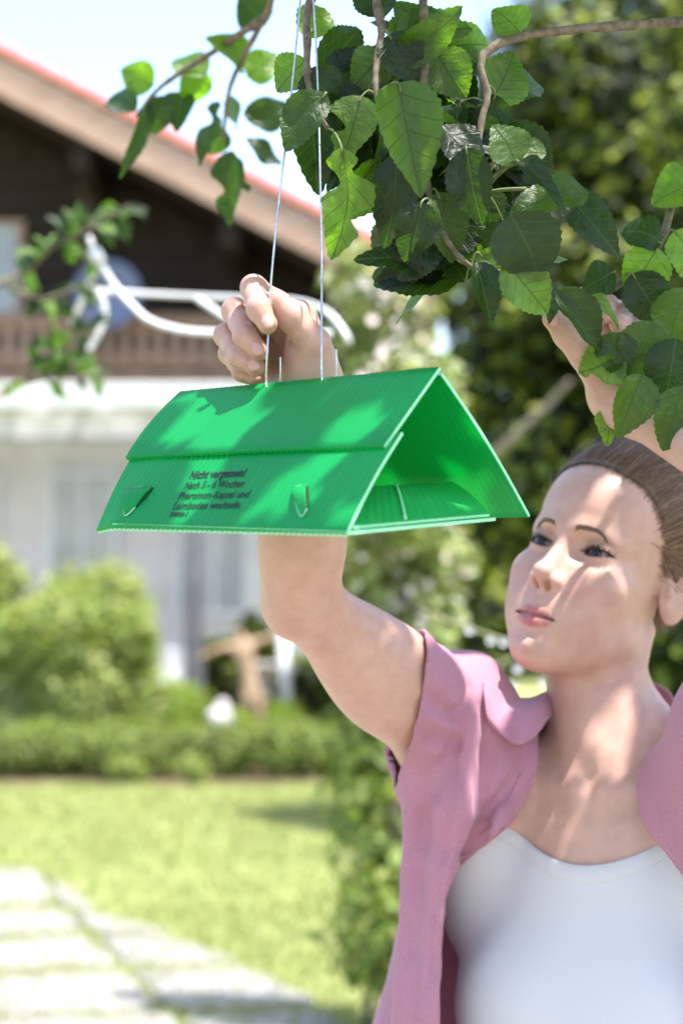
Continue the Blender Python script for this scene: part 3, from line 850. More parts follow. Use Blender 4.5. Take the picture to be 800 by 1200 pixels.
# climbing rose on a pole, pale and sunlit, right behind the trap
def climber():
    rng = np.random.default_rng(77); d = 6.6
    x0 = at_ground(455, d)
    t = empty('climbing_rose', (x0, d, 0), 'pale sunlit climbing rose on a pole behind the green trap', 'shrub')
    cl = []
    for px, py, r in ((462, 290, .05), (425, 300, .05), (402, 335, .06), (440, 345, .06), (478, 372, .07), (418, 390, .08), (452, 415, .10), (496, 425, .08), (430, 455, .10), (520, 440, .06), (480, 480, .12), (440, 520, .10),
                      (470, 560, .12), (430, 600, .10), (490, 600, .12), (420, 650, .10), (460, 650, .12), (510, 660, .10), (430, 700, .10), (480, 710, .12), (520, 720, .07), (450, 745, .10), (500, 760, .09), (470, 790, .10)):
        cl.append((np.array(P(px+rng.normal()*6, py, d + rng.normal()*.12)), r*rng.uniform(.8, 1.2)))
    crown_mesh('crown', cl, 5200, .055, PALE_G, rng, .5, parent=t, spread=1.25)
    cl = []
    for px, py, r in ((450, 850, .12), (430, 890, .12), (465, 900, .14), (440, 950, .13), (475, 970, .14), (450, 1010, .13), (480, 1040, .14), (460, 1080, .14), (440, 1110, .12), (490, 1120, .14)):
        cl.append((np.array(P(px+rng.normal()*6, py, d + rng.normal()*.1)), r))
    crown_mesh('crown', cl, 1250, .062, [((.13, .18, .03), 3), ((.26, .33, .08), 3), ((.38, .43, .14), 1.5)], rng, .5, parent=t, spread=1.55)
    for k in range(5):
        s = np.array([x0 + rng.normal()*.05, d + rng.normal()*.05, -.02]); top = np.array(P(420+rng.uniform(0, 90), 300+rng.uniform(0, 120), d))
        q = catmull([s, s*.6+top*.4+rng.normal(0, .06, 3), s*.3+top*.7+rng.normal(0, .06, 3), top], 5)
        MB().tube(q, np.linspace(.016, .005, len(q)), 6).build('stem', M_BARK, t, True)
    M_PET = simple_mat('pale_pink_petal', (.70, .55, .52), (.80, .70, .66), 20, .7, 0)
    pm = None
    for k in range(110):
        py = rng.uniform(330, 790); px = rng.normal(455, 28 if py < 380 else 42); p = P(px, py, d - .12 + rng.normal()*.08)
        if pm is None:
            mb = MB()
            for a in range(5):
                an = 2*math.pi*a/5; u = Vector((math.cos(an), 0, math.sin(an))); w = Vector((-math.sin(an), 0, math.cos(an)))
                mb.add([(0, 0, 0), u*.5+w*.35+Vector((0, -.15, 0)), u*1.0+Vector((0, -.25, 0)), u*.5-w*.35+Vector((0, -.15, 0))], [(0, 1, 2, 3)])
            pm = mesh_from('blossom', mb.v, mb.f); pm.materials.append(M_PET)
        o = bpy.data.objects.new('blossom', pm); COL.objects.link(o); o.parent = t; o.matrix_parent_inverse = world_matrix(t).inverted()
        o.location = p; o.scale = [rng.uniform(.012, .022)]*3; o.rotation_euler = tuple(rng.normal(0, .5, 3))
climber()

# thin flowering runner between the trap and the shoulder
def runner():
    rng = np.random.default_rng(81); d = 3.9
    t = empty('flowering_runner', P(640, 812, d), 'thin trailing stem with small white flowers behind the pink shoulder', 'plant')
    for pts in (((500, 720), (545, 735), (590, 750), (640, 760)), ((560, 800), (600, 800), (640, 806), (690, 820)), ((520, 760), (560, 790), (600, 770))):
        q = catmull([P(a, b, d) for a, b in pts], 6); MB().tube(q, .0035, 6).build('stem', simple_mat('green_stem', (.2, .22, .08), (.3, .3, .12), 30, .7, 0), t, True)
    for px, py in ((550, 738), (600, 803), (606, 783), (575, 750), (636, 800), (560, 792), (590, 752)):
        mb = MB(); c = P(px, py, d-.02)
        for a in range(6):
            an = 2*math.pi*a/6; u = Vector((math.cos(an), 0, math.sin(an)))*.009; w = Vector((-math.sin(an), 0, math.cos(an)))*.0045
            mb.add([c, c+u*.6+w+Vector((0, -.004, 0)), c+u+Vector((0, -.008, 0)), c+u*.6-w+Vector((0, -.004, 0))], [(0, 1, 2, 3)])
        mb.build('flower', M_WHITE, t)
runner()

# far woods closing the view
def woods():
    rng = np.random.default_rng(90); cl = []
    for i in range(90):
        x = rng.uniform(-14, 26); y = rng.uniform(30, 38); h = rng.uniform(3, 7.0) if x > 2 else rng.uniform(2, 4)
        cl.append((np.array([x, y, h*.5]), np.array([1.6, 1.4, h*.5])))
    o = crown_mesh('far_woods', cl, 30000, .35, DARK_G, rng, .5)
    tag(o, 'far band of dark green woods closing the garden view', None, None, 'stuff')
woods()
# ------------------------------------------------------------------ apple tree: hero leaves, twigs, overhead crown
def apple_leaf_mat():
    m, nt, b = new_mat('apple_leaf')
    N, L = nt.nodes, nt.links
    uv = N.new('ShaderNodeUVMap'); sep = N.new('ShaderNodeSeparateXYZ'); L.new(uv.outputs[0], sep.inputs[0])
    def math_(op, a, b_=None, c=None):
        n = N.new('ShaderNodeMath'); n.operation = op
        for i, x in enumerate((a, b_, c)):
            if x is None: continue
            if isinstance(x, (int, float)): n.inputs[i].default_value = x
            else: L.new(x, n.inputs[i])
        return n.outputs[0]
    au = math_('ABSOLUTE', math_('SUBTRACT', sep.outputs[0], 0.5))
    ph = math_('MULTIPLY', math_('SUBTRACT', sep.outputs[1], math_('MULTIPLY', math_('POWER', au, 0.8), 0.55)), 6.0)
    fr = math_('ABSOLUTE', math_('SUBTRACT', math_('FRACT', ph), 0.5))
    side = math_('SMOOTH_MIN', 1.0, math_('DIVIDE', fr, 0.05), 0.2)               # 0 on side veins
    mid = math_('MINIMUM', 1.0, math_('DIVIDE', au, 0.022))
    vein = math_('MINIMUM', side, mid)
    oi = N.new('ShaderNodeObjectInfo')
    ramp = N.new('ShaderNodeValToRGB'); e = ramp.color_ramp.elements
    e[0].color = (0.010, 0.024, 0.007, 1); e[1].color = (0.080, 0.14, 0.022, 1)
    e[1].position = .85; x = e.new(0.45); x.color = (0.015, 0.034, 0.009, 1)
    L.new(oi.outputs['Random'], ramp.inputs[0])
    tc = N.new('ShaderNodeTexCoord'); ns = N.new('ShaderNodeTexNoise'); ns.inputs['Scale'].default_value = 6; ns.inputs['Detail'].default_value = 6
    L.new(tc.outputs['Object'], ns.inputs['Vector'])
    mott = N.new('ShaderNodeMix'); mott.data_type = 'RGBA'; mott.blend_type = 'MULTIPLY'; mott.inputs[0].default_value = .8
    r2 = N.new('ShaderNodeValToRGB'); r2.color_ramp.elements[0].position = .3; r2.color_ramp.elements[0].color = (.7, .75, .7, 1); r2.color_ramp.elements[1].position = .7; r2.color_ramp.elements[1].color = (1.25, 1.2, 1.1, 1)
    L.new(ns.outputs['Fac'], r2.inputs[0]); L.new(ramp.outputs[0], mott.inputs['A']); L.new(r2.outputs[0], mott.inputs['B'])
    vm = N.new('ShaderNodeMix'); vm.data_type = 'RGBA'; L.new(vein, vm.inputs[0]); vm.inputs['A'].default_value = (0.030, 0.055, 0.018, 1); L.new(mott.outputs['Result'], vm.inputs['B'])
    # paler, greyer underside
    geo = N.new('ShaderNodeNewGeometry'); un = N.new('ShaderNodeMix'); un.data_type = 'RGBA'
    und = N.new('ShaderNodeMix'); und.data_type = 'RGBA'; und.inputs[0].default_value = .55; L.new(vm.outputs['Result'], und.inputs['A']); und.inputs['B'].default_value = (.10, .14, .06, 1)
    L.new(geo.outputs['Backfacing'], un.inputs[0]); L.new(vm.outputs['Result'], un.inputs['A']); L.new(und.outputs['Result'], un.inputs['B'])
    L.new(un.outputs['Result'], b.inputs['Base Color'])
    b.inputs['Roughness'].default_value = 0.42; b.inputs['Specular IOR Level'].default_value = 0.5
    tr = N.new('ShaderNodeBsdfTranslucent')
    tm = N.new('ShaderNodeMix'); tm.data_type = 'RGBA'; tm.blend_type = 'MULTIPLY'; tm.inputs[0].default_value = 1; L.new(vm.outputs['Result'], tm.inputs['A']); tm.inputs['B'].default_value = (5.0, 6.0, .8, 1)
    L.new(tm.outputs['Result'], tr.inputs[0])
    mx = N.new('ShaderNodeMixShader'); mx.inputs[0].default_value = .38
    L.new(b.outputs[0], mx.inputs[1]); L.new(tr.outputs[0], mx.inputs[2]); L.new(mx.outputs[0], N['Material Output'].inputs[0])
    bp = N.new('ShaderNodeBump'); bp.inputs['Strength'].default_value = .35; bp.inputs['Distance'].default_value = .012
    h = math_('ADD', math_('MULTIPLY', vein, 0.18), math_('MULTIPLY', ns.outputs['Fac'], .9)); L.new(h, bp.inputs['Height']); L.new(bp.outputs[0], b.inputs['Normal']); L.new(bp.outputs[0], tr.inputs['Normal'])
    return m
M_APPLE = apple_leaf_mat()
M_TWIG = simple_mat('apple_twig', (.11, .075, .05), (.22, .17, .12), 120, .8, .5, .001)
M_PETIOLE = simple_mat('pale_green_petiole', (.10, .13, .04), (.20, .22, .09), 60, .6, 0)

def leaf_mesh(seed, bites=(), curl=0.18, fold=0.22, wav=0.03):
    r = np.random.default_rng(seed); n = 22
    V, F, UV = [], [], []
    a = r.uniform(.75, .95); droop = r.uniform(.5, 1.3)*curl; sk = r.normal()*.05
    for i in range(n+1):
        t = i/n
        w = 0.36*(math.sin(math.pi*min(1, t**a))**.75)*(1 - .25*t) if 0 < t < 1 else 0.0
        ser = 0.015*(1 if i % 2 else -0.4)*(1 if .05 < t < .97 else 0)
        for j, s in enumerate((-1, -.55, 0, .55, 1)):
            ww = max(0.0, w + (ser if abs(s) == 1 else 0))
            for (bt, bs, br) in bites:
                if np.sign(s) == bs and abs(t-bt) < br: ww = min(ww, w*(.22 + .78*(abs(t-bt)/br)**1.5) + .010*math.sin(i*2.3))
            x = s*ww + sk*math.sin(math.pi*t)
            z = fold*abs(s)*ww*1.2 - droop*t*t - .07*abs(s)**2*ww + wav*math.sin(t*9+seed+(2 if s > 0 else 0))*abs(s)*min(1, ww*5)
            y = t*(1 - .10*droop)
            V.append((x, y, z)); UV.append((.5 + .5*s*(w/.36 if w else 0)*.9, t))
    for i in range(n):
        for j in range(4): k = i*5+j; F.append((k, k+1, k+6, k+5))
    me = mesh_from('leaf', V, F); u = me.uv_layers.new(name='UVMap')
    for l in me.loops: u.data[l.index].uv = UV[l.vertex_index]
    me.materials.append(M_APPLE); me.polygons.foreach_set('use_smooth', np.ones(len(me.polygons), bool))
    return me
LEAVES = [leaf_mesh(1, fold=.35), leaf_mesh(2, curl=.45, wav=.05), leaf_mesh(3, fold=.6, curl=.3), leaf_mesh(4, wav=.07, curl=.15), leaf_mesh(5, curl=.6, fold=.25, wav=.06), leaf_mesh(6, bites=((.30, 1, .14), (.62, -1, .12), (.2, -1, .1)), wav=.05), leaf_mesh(7, bites=((.55, 1, .16),), curl=.3, fold=.4), leaf_mesh(8, bites=((.8, -1, .1), (.4, 1, .08)), fold=.15, wav=.06)]

def place_leaf(parent, base, tip, wid, mesh, tilt=0.0, roll=0.0, petiole=None):
    """leaf from base to tip; wid = full width in metres; its face looks at the viewer's side, rolled and tilted"""
    base, tip = Vector(base), Vector(tip); d = tip - base; L = d.length; y = d.normalized()
    n = Vector((math.sin(roll), -math.cos(roll), tilt)); z = (n - y*n.dot(y)).normalized(); x = y.cross(z)
    s = wid/.64
    M = Matrix(((x.x*s, y.x*L, z.x*L, base.x), (x.y*s, y.y*L, z.y*L, base.y), (x.z*s, y.z*L, z.z*L, base.z), (0, 0, 0, 1)))
    o = bpy.data.objects.new('leaf', mesh); COL.objects.link(o); o.parent = parent
    o.matrix_parent_inverse = world_matrix(parent).inverted(); o.matrix_basis = M
    if petiole is not None:
        pt = Vector(petiole); q = catmull([pt, (pt+base)/2 + Vector((0, 0, .004)), base, base + d*.10], 4)
        MB().tube(q, .0009, 6).build('petiole', M_PETIOLE, parent, True)
    return o

def twig(parent, pts, r0, r1, name='twig', mat=None, n=7):
    q = catmull(pts, 6); rr = np.linspace(r0, r1, len(q)) * (1 + .12*np.sin(np.arange(len(q))*1.9))
    return MB().tube(q, rr, n).build(name, mat or M_TWIG, parent, True)

FACE_LIT = [P(690, 582, 1.74), P(668, 588, 1.73), P(712, 598, 1.74), P(655, 640, 1.70)]
def apple_tree():
    rng = np.random.default_rng(123)
    t = empty('apple_tree', (1.5, 2.7, 0), 'apple tree with big dark leaves hanging into the top of the picture', 'tree')
    MB().tube(catmull([(1.5, 2.7, -.05), (1.46, 2.68, .8), (1.42, 2.6, 1.5), (1.30, 2.4, 2.1), (1.05, 2.1, 2.6), (.6, 1.6, 2.95)], 5), np.linspace(.11, .03, 26), 10).build('trunk', M_BARK, t, True)
    # limbs towards the viewer, all above the picture
    lim = [[(1.35, 2.5, 1.95), (1.0, 2.0, 2.2), (.6, 1.75, 2.3), (.25, 1.62, 2.28), (.10, 1.56, 2.12)],
           [(1.2, 2.3, 2.3), (.6, 1.5, 2.6), (0, 1.0, 2.75), (-.6, .8, 2.7)],
           [(1.0, 2.05, 2.65), (.3, 1.7, 2.9), (-.4, 1.4, 3.0), (-.9, 1.3, 2.9)],
           [(1.42, 2.6, 1.7), (1.0, 2.1, 2.0), (.70, 1.82, 2.07), (.52, 1.66, 2.0)]]
    for q in lim: twig(t, q, .03, .009, 'limb', M_BARK, 8)
    # twigs that hang into view
    tw = [[(.25, 1.62, 2.28), P(470, -60, 1.54), P(447, 40, 1.50), P(440, 105, 1.48), P(455, 160, 1.48)],
          [(.25, 1.62, 2.28), P(520, -80, 1.55), P(500, 60, 1.52), P(492, 150, 1.50), P(500, 215, 1.49), P(520, 275, 1.49), P(552, 312, 1.50), P(590, 318, 1.49)],
          [(.52, 1.66, 2.0), P(620, 40, 1.53), P(570, 120, 1.51), P(560, 190, 1.50), P(566, 222, 1.49)],
          [(.70, 1.82, 2.07), P(860, 150, 1.70), P(770, 290, 1.64), P(722, 336, 1.62), P(690, 352, 1.60)],
          [(.10, 1.56, 2.12), P(380, -30, 1.55), P(360, 60, 1.51), P(366, 118, 1.49), P(384, 150, 1.49)],
          [(.10, 1.56, 2.12), P(350, -60, 1.75), P(310, 20, 1.95), P(270, 100, 2.05), P(262, 165, 2.08)],
          [P(310, 20, 1.95), P(250, 60, 2.05), P(190, 100, 2.1), P(160, 135, 2.12)]]
    for q in tw: twig(t, q, .0045, .0018)
    MB().tube(catmull([P(566, 226, 1.485), P(590, 222, 1.48), P(616, 221, 1.475)], 4), .0016, 7).build('petiole', M_PETIOLE, t, True)
    MB().tube(catmull([P(566, 226, 1.485), P(572, 205, 1.48), P(580, 185, 1.475)], 4), .0016, 7).build('petiole', M_PETIOLE, t, True)
    MB().tube(catmull([P(566, 226, 1.485), P(580, 208, 1.47), P(600, 190, 1.462)], 4), .0015, 7).build('petiole', M_PETIOLE, t, True)
    # leaves one can pick out: base px, tip px, width px, depth, depth change to the tip, shape, tilt, roll
    H = [((400, 172), (389, 306), 52, 1.46, .01, 5, .1, .1), ((424, 112), (396, 180), 50, 1.475, -.01, 6, .2, -.2), ((382, 108), (334, 174), 42, 1.455, -.01, 3, .5, .3),
         ((464, 180), (444, 292), 46, 1.47, .01, 7, .0, -.2), ((466, 96), (498, 222), 64, 1.44, -.02, 2, .35, .1), ((494, 236), (478, 306), 46, 1.475, .0, 1, .0, .2),
         ((448, 132), (450, 194), 24, 1.49, .0, 0, .2, .9), ((515, 278), (464, 328), 52, 1.50, .01, 3, .3, .2), ((546, 172), (560, 264), 46, 1.46, .0, 0, -.1, -.3),
         ((512, 225), (540, 304), 44, 1.485, .0, 1, .1, .3), ((512, 140), (580, 196), 46, 1.50, -.02, 3, .7, .3), ((604, 192), (582, 143), 48, 1.455, -.01, 0, .3, .2),
         ((602, 188), (660, 199), 24, 1.45, -.04, 4, .9, .1), ((690, 226), (596, 246), 46, 1.46, -.01, 3, .6, .1), ((664, 226), (726, 292), 42, 1.49, -.02, 0, .5, -.3),
         ((598, 250), (640, 336), 70, 1.43, .01, 1, .1, -.1), ((590, 304), (650, 366), 54, 1.445, .01, 0, .1, .2), ((558, 308), (581, 376), 31, 1.46, -.01, 2, .3, .3),
         ((570, 222), (580, 268), 38, 1.50, .01, 0, .4, .2), ((720, 318), (680, 334), 38, 1.56, .0, 1, .2, -.4),
         ((690, 346), (732, 364), 15, 1.545, -.01, 4, .8, .0), ((650, 342), (715, 410), 40, 1.52, .015, 2, .35, .2), ((728, 406), (678, 436), 48, 1.55, .0, 7, .1, .1), ((728, 424), (700, 520), 42, 1.58, .0, 6, .2, -.4),
         ((640, 330), (652, 378), 26, 1.535, .0, 0, .4, .8), ((540, 120), (528, 186), 34, 1.52, .0, 2, .4, -.5), ((500, 110), (560, 150), 44, 1.53, .0, 0, .6, .2), ((580, 110), (560, 172), 40, 1.52, .0, 1, .2, -.2),
         ((470, 300), (500, 330), 36, 1.53, .0, 0, .2, .5), ((590, 262), (560, 306), 40, 1.51, .0, 1, .1, -.3), ((545, 330), (528, 300), 36, 1.52, .0, 0, .1, .4), ((560, 296), (610, 344), 44, 1.50, .02, 1, .0, .4),
         ((640, 180), (600, 175), 30, 1.51, .0, 0, .5, .1), ((432, 108), (470, 128), 32, 1.50, .0, 2, .4, .3), ((440, 118), (425, 160), 40, 1.51, .0, 0, .0, -.5), ((505, 165), (482, 118), 38, 1.51, .0, 1, .3, .2),
         ((490, 92), (535, 60), 46, 1.53, .0, 0, .3, .1), ((450, 60), (410, 100), 44, 1.51, .0, 1, .3, .2), ((455, 40), (490, 96), 48, 1.50, .0, 2, .2, .1), ((510, 60), (548, 112), 50, 1.52, .0, 0, .3, -.2),
         ((360, 70), (322, 104), 42, 1.51, .0, 0, .4, .2), ((362, 80), (392, 128), 44, 1.50, .0, 1, .2, -.2), ((610, 40), (580, 4), 46, 1.54, .0, 0, .3, .2),
         ((500, 40), (470, -10), 46, 1.54, .0, 1, .3, .3), ((450, 20), (420, -30), 46, 1.54, .0, 0, .3, .1), ((770, 290), (740, 350), 50, 1.60, .0, 0, .2, .3), ((790, 270), (830, 330), 50, 1.62, .0, 1, .2, .2), ((775, 285), (728, 268), 46, 1.60, .0, 3, .5, .2), ((815, 215), (762, 235), 48, 1.64, .0, 2, .4, .1), ((740, 320), (780, 385), 46, 1.59, .0, 1, .1, -.2),
         ((765, 376), (736, 452), 50, 1.55, .0, 0, .1, .2), ((792, 396), (772, 482), 52, 1.54, .0, 1, .2, -.2), ((752, 438), (728, 516), 44, 1.53, .0, 2, .2, .3), ((812, 336), (786, 412), 50, 1.57, .0, 3, .3, .1), ((706, 392), (738, 448), 40, 1.545, .0, 7, .1, -.2), ((800, 452), (782, 530), 46, 1.53, .0, 0, .2, .2)]
    # twigs' sample points give each leaf the nearest node for its petiole
    nodes = [Vector(p) for q in tw for p in catmull(q, 10)]
    for (b, e, w, d, dd, k, ti, ro) in H:
        B = P(*b, d); T = P(*e, d+dd); nd = min(nodes, key=lambda n: (n-B).length)
        pet = nd if (nd-B).length < .05 else None
        place_leaf(t, B, T, w*K*d*1.22, LEAVES[k], ti, ro, pet)
    # left group, farther back and softer
    G = [((175, 118), (152, 204), 20, 2.1, 1), ((196, 112), (178, 158), 34, 2.1, 0), ((216, 108), (205, 150), 36, 2.12, 2), ((256, 118), (226, 192), 34, 2.1, 5), ((262, 150), (246, 186), 30, 2.12, 0), ((272, 176), (256, 262), 40, 2.08, 6),
         ((262, 182), (286, 226), 28, 2.1, 7), ((288, 162), (334, 190), 26, 2.1, 3), ((285, 135), (345, 122), 40, 2.08, 3), ((240, 90), (200, 60), 42, 2.1, 0), ((290, 90), (330, 60), 44, 2.05, 1), ((285, 80), (250, 40), 44, 2.05, 2), ((230, 80), (225, 128), 40, 2.1, 1), ((180, 100), (140, 80), 40, 2.12, 0), ((160, 130), (120, 110), 36, 2.12, 2), ((310, 30), (280, -5), 46, 2.0, 0), ((262, 120), (295, 148), 34, 2.1, 1)]
    for (b, e, w, d, k) in G:
        place_leaf(t, P(*b, d), P(*e, d+rng.normal()*.02), w*K*d*1.05, LEAVES[k], rng.uniform(0, .6), rng.normal()*.4)
    # random filler leaves along the twigs, behind the picked ones
    for i in range(130):
        q = tw[rng.choice([0, 1, 1, 2, 2, 4])]; pts = catmull(q, 10); p = np.array(pts[rng.integers(18, len(pts))])
        a = rng.uniform(0, 6.28); dr = np.array([math.cos(a), rng.normal()*.4 + .25, math.sin(a)-.35]); dr /= np.linalg.norm(dr)
        B = p + dr*.014 + np.array([0, .03, 0]); T = B + dr*rng.uniform(.05, .08)
        if project(T)[0] < 345 or project(T)[1] > 335: continue
        if any(np.linalg.norm((p-np.array(q_)) - ((p-np.array(q_)) @ np.array(SUN_DIR))*np.array(SUN_DIR)) < .05 for q_ in FACE_LIT): continue
        place_leaf(t, B, T, rng.uniform(.030, .048), LEAVES[rng.integers(0, 5)], rng.uniform(-.2, .7), rng.normal()*.6)
    # crown overhead: outside the picture, throws the dappled shade
    n = 17000
    C = np.stack([rng.uniform(-1.5, 1.5, n), rng.uniform(.15, 2.35, n), rng.uniform(2.2, 3.15, n)], 1)
    cl = rng.uniform(0, 1, (90, 3))*np.array([3.0, 2.2, .95]) + np.array([-1.5, .15, 2.2])
    k = rng.integers(0, 90, n//2); C[:n//2] = cl[k] + rng.normal(0, .13, (n//2, 3))
    S = np.array(SUN_DIR)
    hd = np.stack([rng.uniform(.10, .42, 2600), rng.uniform(1.66, 1.86, 2600), rng.uniform(1.15, 1.64, 2600)], 1); C = np.concatenate([C, hd + S*rng.uniform(.75, 1.6, (2600, 1))])
    fa = np.stack([rng.uniform(.20, .42, 900), rng.uniform(1.42, 1.64, 900), rng.uniform(1.45, 1.72, 900)], 1); C = np.concatenate([C, fa + S*rng.uniform(.6, 1.4, (900, 1))])
    C = C[C[:, 2] > 1.62 + .31*np.maximum(C[:, 1], 0)]
    sh = C - S*((C[:, 2:3]-1.55)/S[2]); C = C[(sh[:, 0] > -.42) & (sh[:, 0] < .62) & (sh[:, 1] > 1.12) & (sh[:, 1] < 2.1)]
    LIT = [(350, 518, 1.33, .006), (368, 503, 1.33, .009), (384, 490, 1.34, .011), (402, 477, 1.34, .008), (418, 466, 1.35, .005), (243, 517, 1.44, .008), (236, 526, 1.44, .005), (270, 520, 1.42, .007), (262, 532, 1.42, .005), (366, 556, 1.30, .006), (280, 500, 1.44, .003),
           (712, 598, 1.74, .014), (690, 580, 1.74, .014), (668, 588, 1.73, .012), (716, 565, 1.76, .014), (655, 640, 1.68, .006), (672, 925, 1.76, .005), (702, 935, 1.76, .005), (722, 880, 1.77, .010), (650, 1040, 1.75, .006), (700, 1090, 1.75, .010),
           (505, 790, 1.78, .018), (530, 775, 1.80, .014), (560, 785, 1.82, .012), (525, 865, 1.78, .010), (515, 890, 1.77, .012), (478, 790, 1.74, .014), (470, 830, 1.70, .010), (500, 960, 1.77, .014), (480, 1040, 1.77, .02), (560, 870, 1.78, .010),
           (300, 350, 1.47, .010), (350, 380, 1.49, .008), (640, 235, 1.46, .045), (690, 260, 1.48, .045), (545, 160, 1.5, .03), (605, 165, 1.46, .03), (640, 190, 1.45, .03), (580, 240, 1.5, .02), (345, 140, 1.46, .02), (520, 170, 1.5, .012)]
    keep = np.ones(len(C), bool)
    for px, py, d, r in LIT:
        v = C - np.array(P(px, py, d)); dist = np.linalg.norm(v - np.outer(v @ S, S), axis=1); keep &= dist > r + .020
    C = C[keep]; n = len(C)
    Nn = rng.normal(0, .55, (n, 3)) + np.array([-.2, -.2, .9])
    V, F, cc = leaf_cloud(C, Nn, rng.uniform(.055, .085, n), vary((.05, .11, .022), n, rng), rng, .62)
    me = mesh_np('crown', V, F); set_col(me, 'col', cc)
    tag(link('crown', me, M_LEAF_BG, t), kind='stuff')
    return t
APPLE = apple_tree()

# sprig of a young tree reaching in from the left
def left_sprig():
    rng = np.random.default_rng(9); d = 3.6
    t = empty('young_tree', (-1.5, 3.3, 0), 'young leafy tree reaching in from the left edge with sunlit leaves', 'tree')
    MB().tube(catmull([(-1.5, 3.3, -.05), (-1.46, 3.3, 1.0), (-1.4, 3.25, 2.0), (-1.3, 3.2, 2.9)], 5), np.linspace(.045, .012, 16), 8).build('trunk', M_BARK, t, True)
    tw = [[(-1.44, 3.28, 1.5), (-1.0, 3.2, 1.9), P(0, 330, d), P(60, 290, d), P(110, 265, d), P(152, 240, d)], [(-1.46, 3.3, 1.2), (-1.0, 3.2, 1.55), P(20, 450, d), P(70, 410, d), P(108, 385, d)], [P(0, 330, d), P(50, 350, d), P(100, 330, d)], [P(20, 450, d), P(70, 440, d), P(104, 436, d)]]
    for q in tw: twig(t, q, .006, .002)
    for q in tw:
        pts = catmull(q, 12)
        for p in pts[len(pts)//3:]:
            for _ in range(1):
                a = rng.uniform(0, 6.28); dr = np.array([math.cos(a), rng.normal()*.5, math.sin(a)]); dr /= np.linalg.norm(dr)
                L = rng.uniform(.03, .055); B = np.array(p) + dr*.01
                place_leaf(t, B, B+dr*L, L*rng.uniform(.4, .55), LEAVES[rng.integers(0, 5)], rng.uniform(.2, 1), rng.normal()*.5)
left_sprig()

# bent white tube frame hanging in the garden
def tube_frame():
    d = 3.6; t = empty('tube_frame', P(260, 400, d), 'bent white tubular metal frame hanging behind the hand', 'frame')
    def tb(pts, r, nm, dd=0): MB().tube(catmull([P(a, b, d+dd+c) for a, b, c in pts], 8), r, 12).build(nm, M_WHITE, t, True)
    tb([(104, 277, 0), (113, 300, 0), (134, 334, 0), (155, 358, -.02), (177, 376, -.04), (215, 387, -.05), (262, 390, -.05), (330, 391, -.03), (388, 391, 0)], .0056, 'lower_tube')
    tb([(118, 340, .3), (170, 344, .3), (230, 347, .28), (300, 350, .2), (350, 353, .12), (384, 366, .05), (404, 390, 0), (409, 402, 0)], .0050, 'upper_tube')
    tb([(116, 302, .05), (106, 330, .12), (94, 356, .18), (84, 378, .22)], .0062, 'side_tube')
    tb([(112, 335, .2), (120, 352, .2), (122, 372, .2), (114, 394, .2), (104, 410, .2)], .0060, 'strap')
    tb([(232, 350, .25), (250, 362, .15), (278, 380, .0)], .0055, 'cross_bar')
    MB().tube([P(110, 293, d), P(117, 307, d)], .013, 12).build('collar', M_WHITE, t, True)
tube_frame()
# ------------------------------------------------------------------ implicit modelling: one continuous skin
def _v(a): return np.array(a, np.float32)
class Prim:
    def box(s): return s.lo, s.hi
class Ell(Prim):
    def __init__(s, c, r, R=None):
        s.c, s.r, s.R = _v(c), _v(r), (None if R is None else np.array(R, np.float32))
        m = s.r if R is None else np.full(3, s.r.max(), np.float32)
        s.lo, s.hi = s.c - m, s.c + m
    def f(s, p):
        q = p - s.c
        if s.R is not None: q = q @ s.R            # columns of R are the ellipsoid axes
        k0 = np.sqrt(((q/s.r)**2).sum(1)); k1 = np.sqrt(((q/(s.r*s.r))**2).sum(1)) + 1e-9
        return k0*(k0-1.0)/k1
class RC(Prim):
    """cone with round ends from a (radius ra) to b (radius rb)"""
    def __init__(s, a, ra, b, rb):
        s.a, s.b, s.ra, s.rb = _v(a), _v(b), ra, rb
        s.lo = np.minimum(s.a-ra, s.b-rb); s.hi = np.maximum(s.a+ra, s.b+rb)
    def f(s, p):
        ba = s.b - s.a; h = np.clip(((p-s.a) @ ba)/(ba @ ba + 1e-12), 0, 1)
        return np.linalg.norm(p - s.a - h[:, None]*ba, axis=1) - (s.ra + (s.rb-s.ra)*h)
class Fn(Prim):
    def __init__(s, fn, lo, hi): s.fn, s.lo, s.hi = fn, _v(lo), _v(hi)
    def f(s, p): return s.fn(p)
CAP = 0.035
def smin(a, b, k):
    if k <= 0: return np.minimum(a, b)
    h = np.maximum(k - np.abs(a-b), 0)/k
    return np.minimum(a, b) - h*h*k*0.25
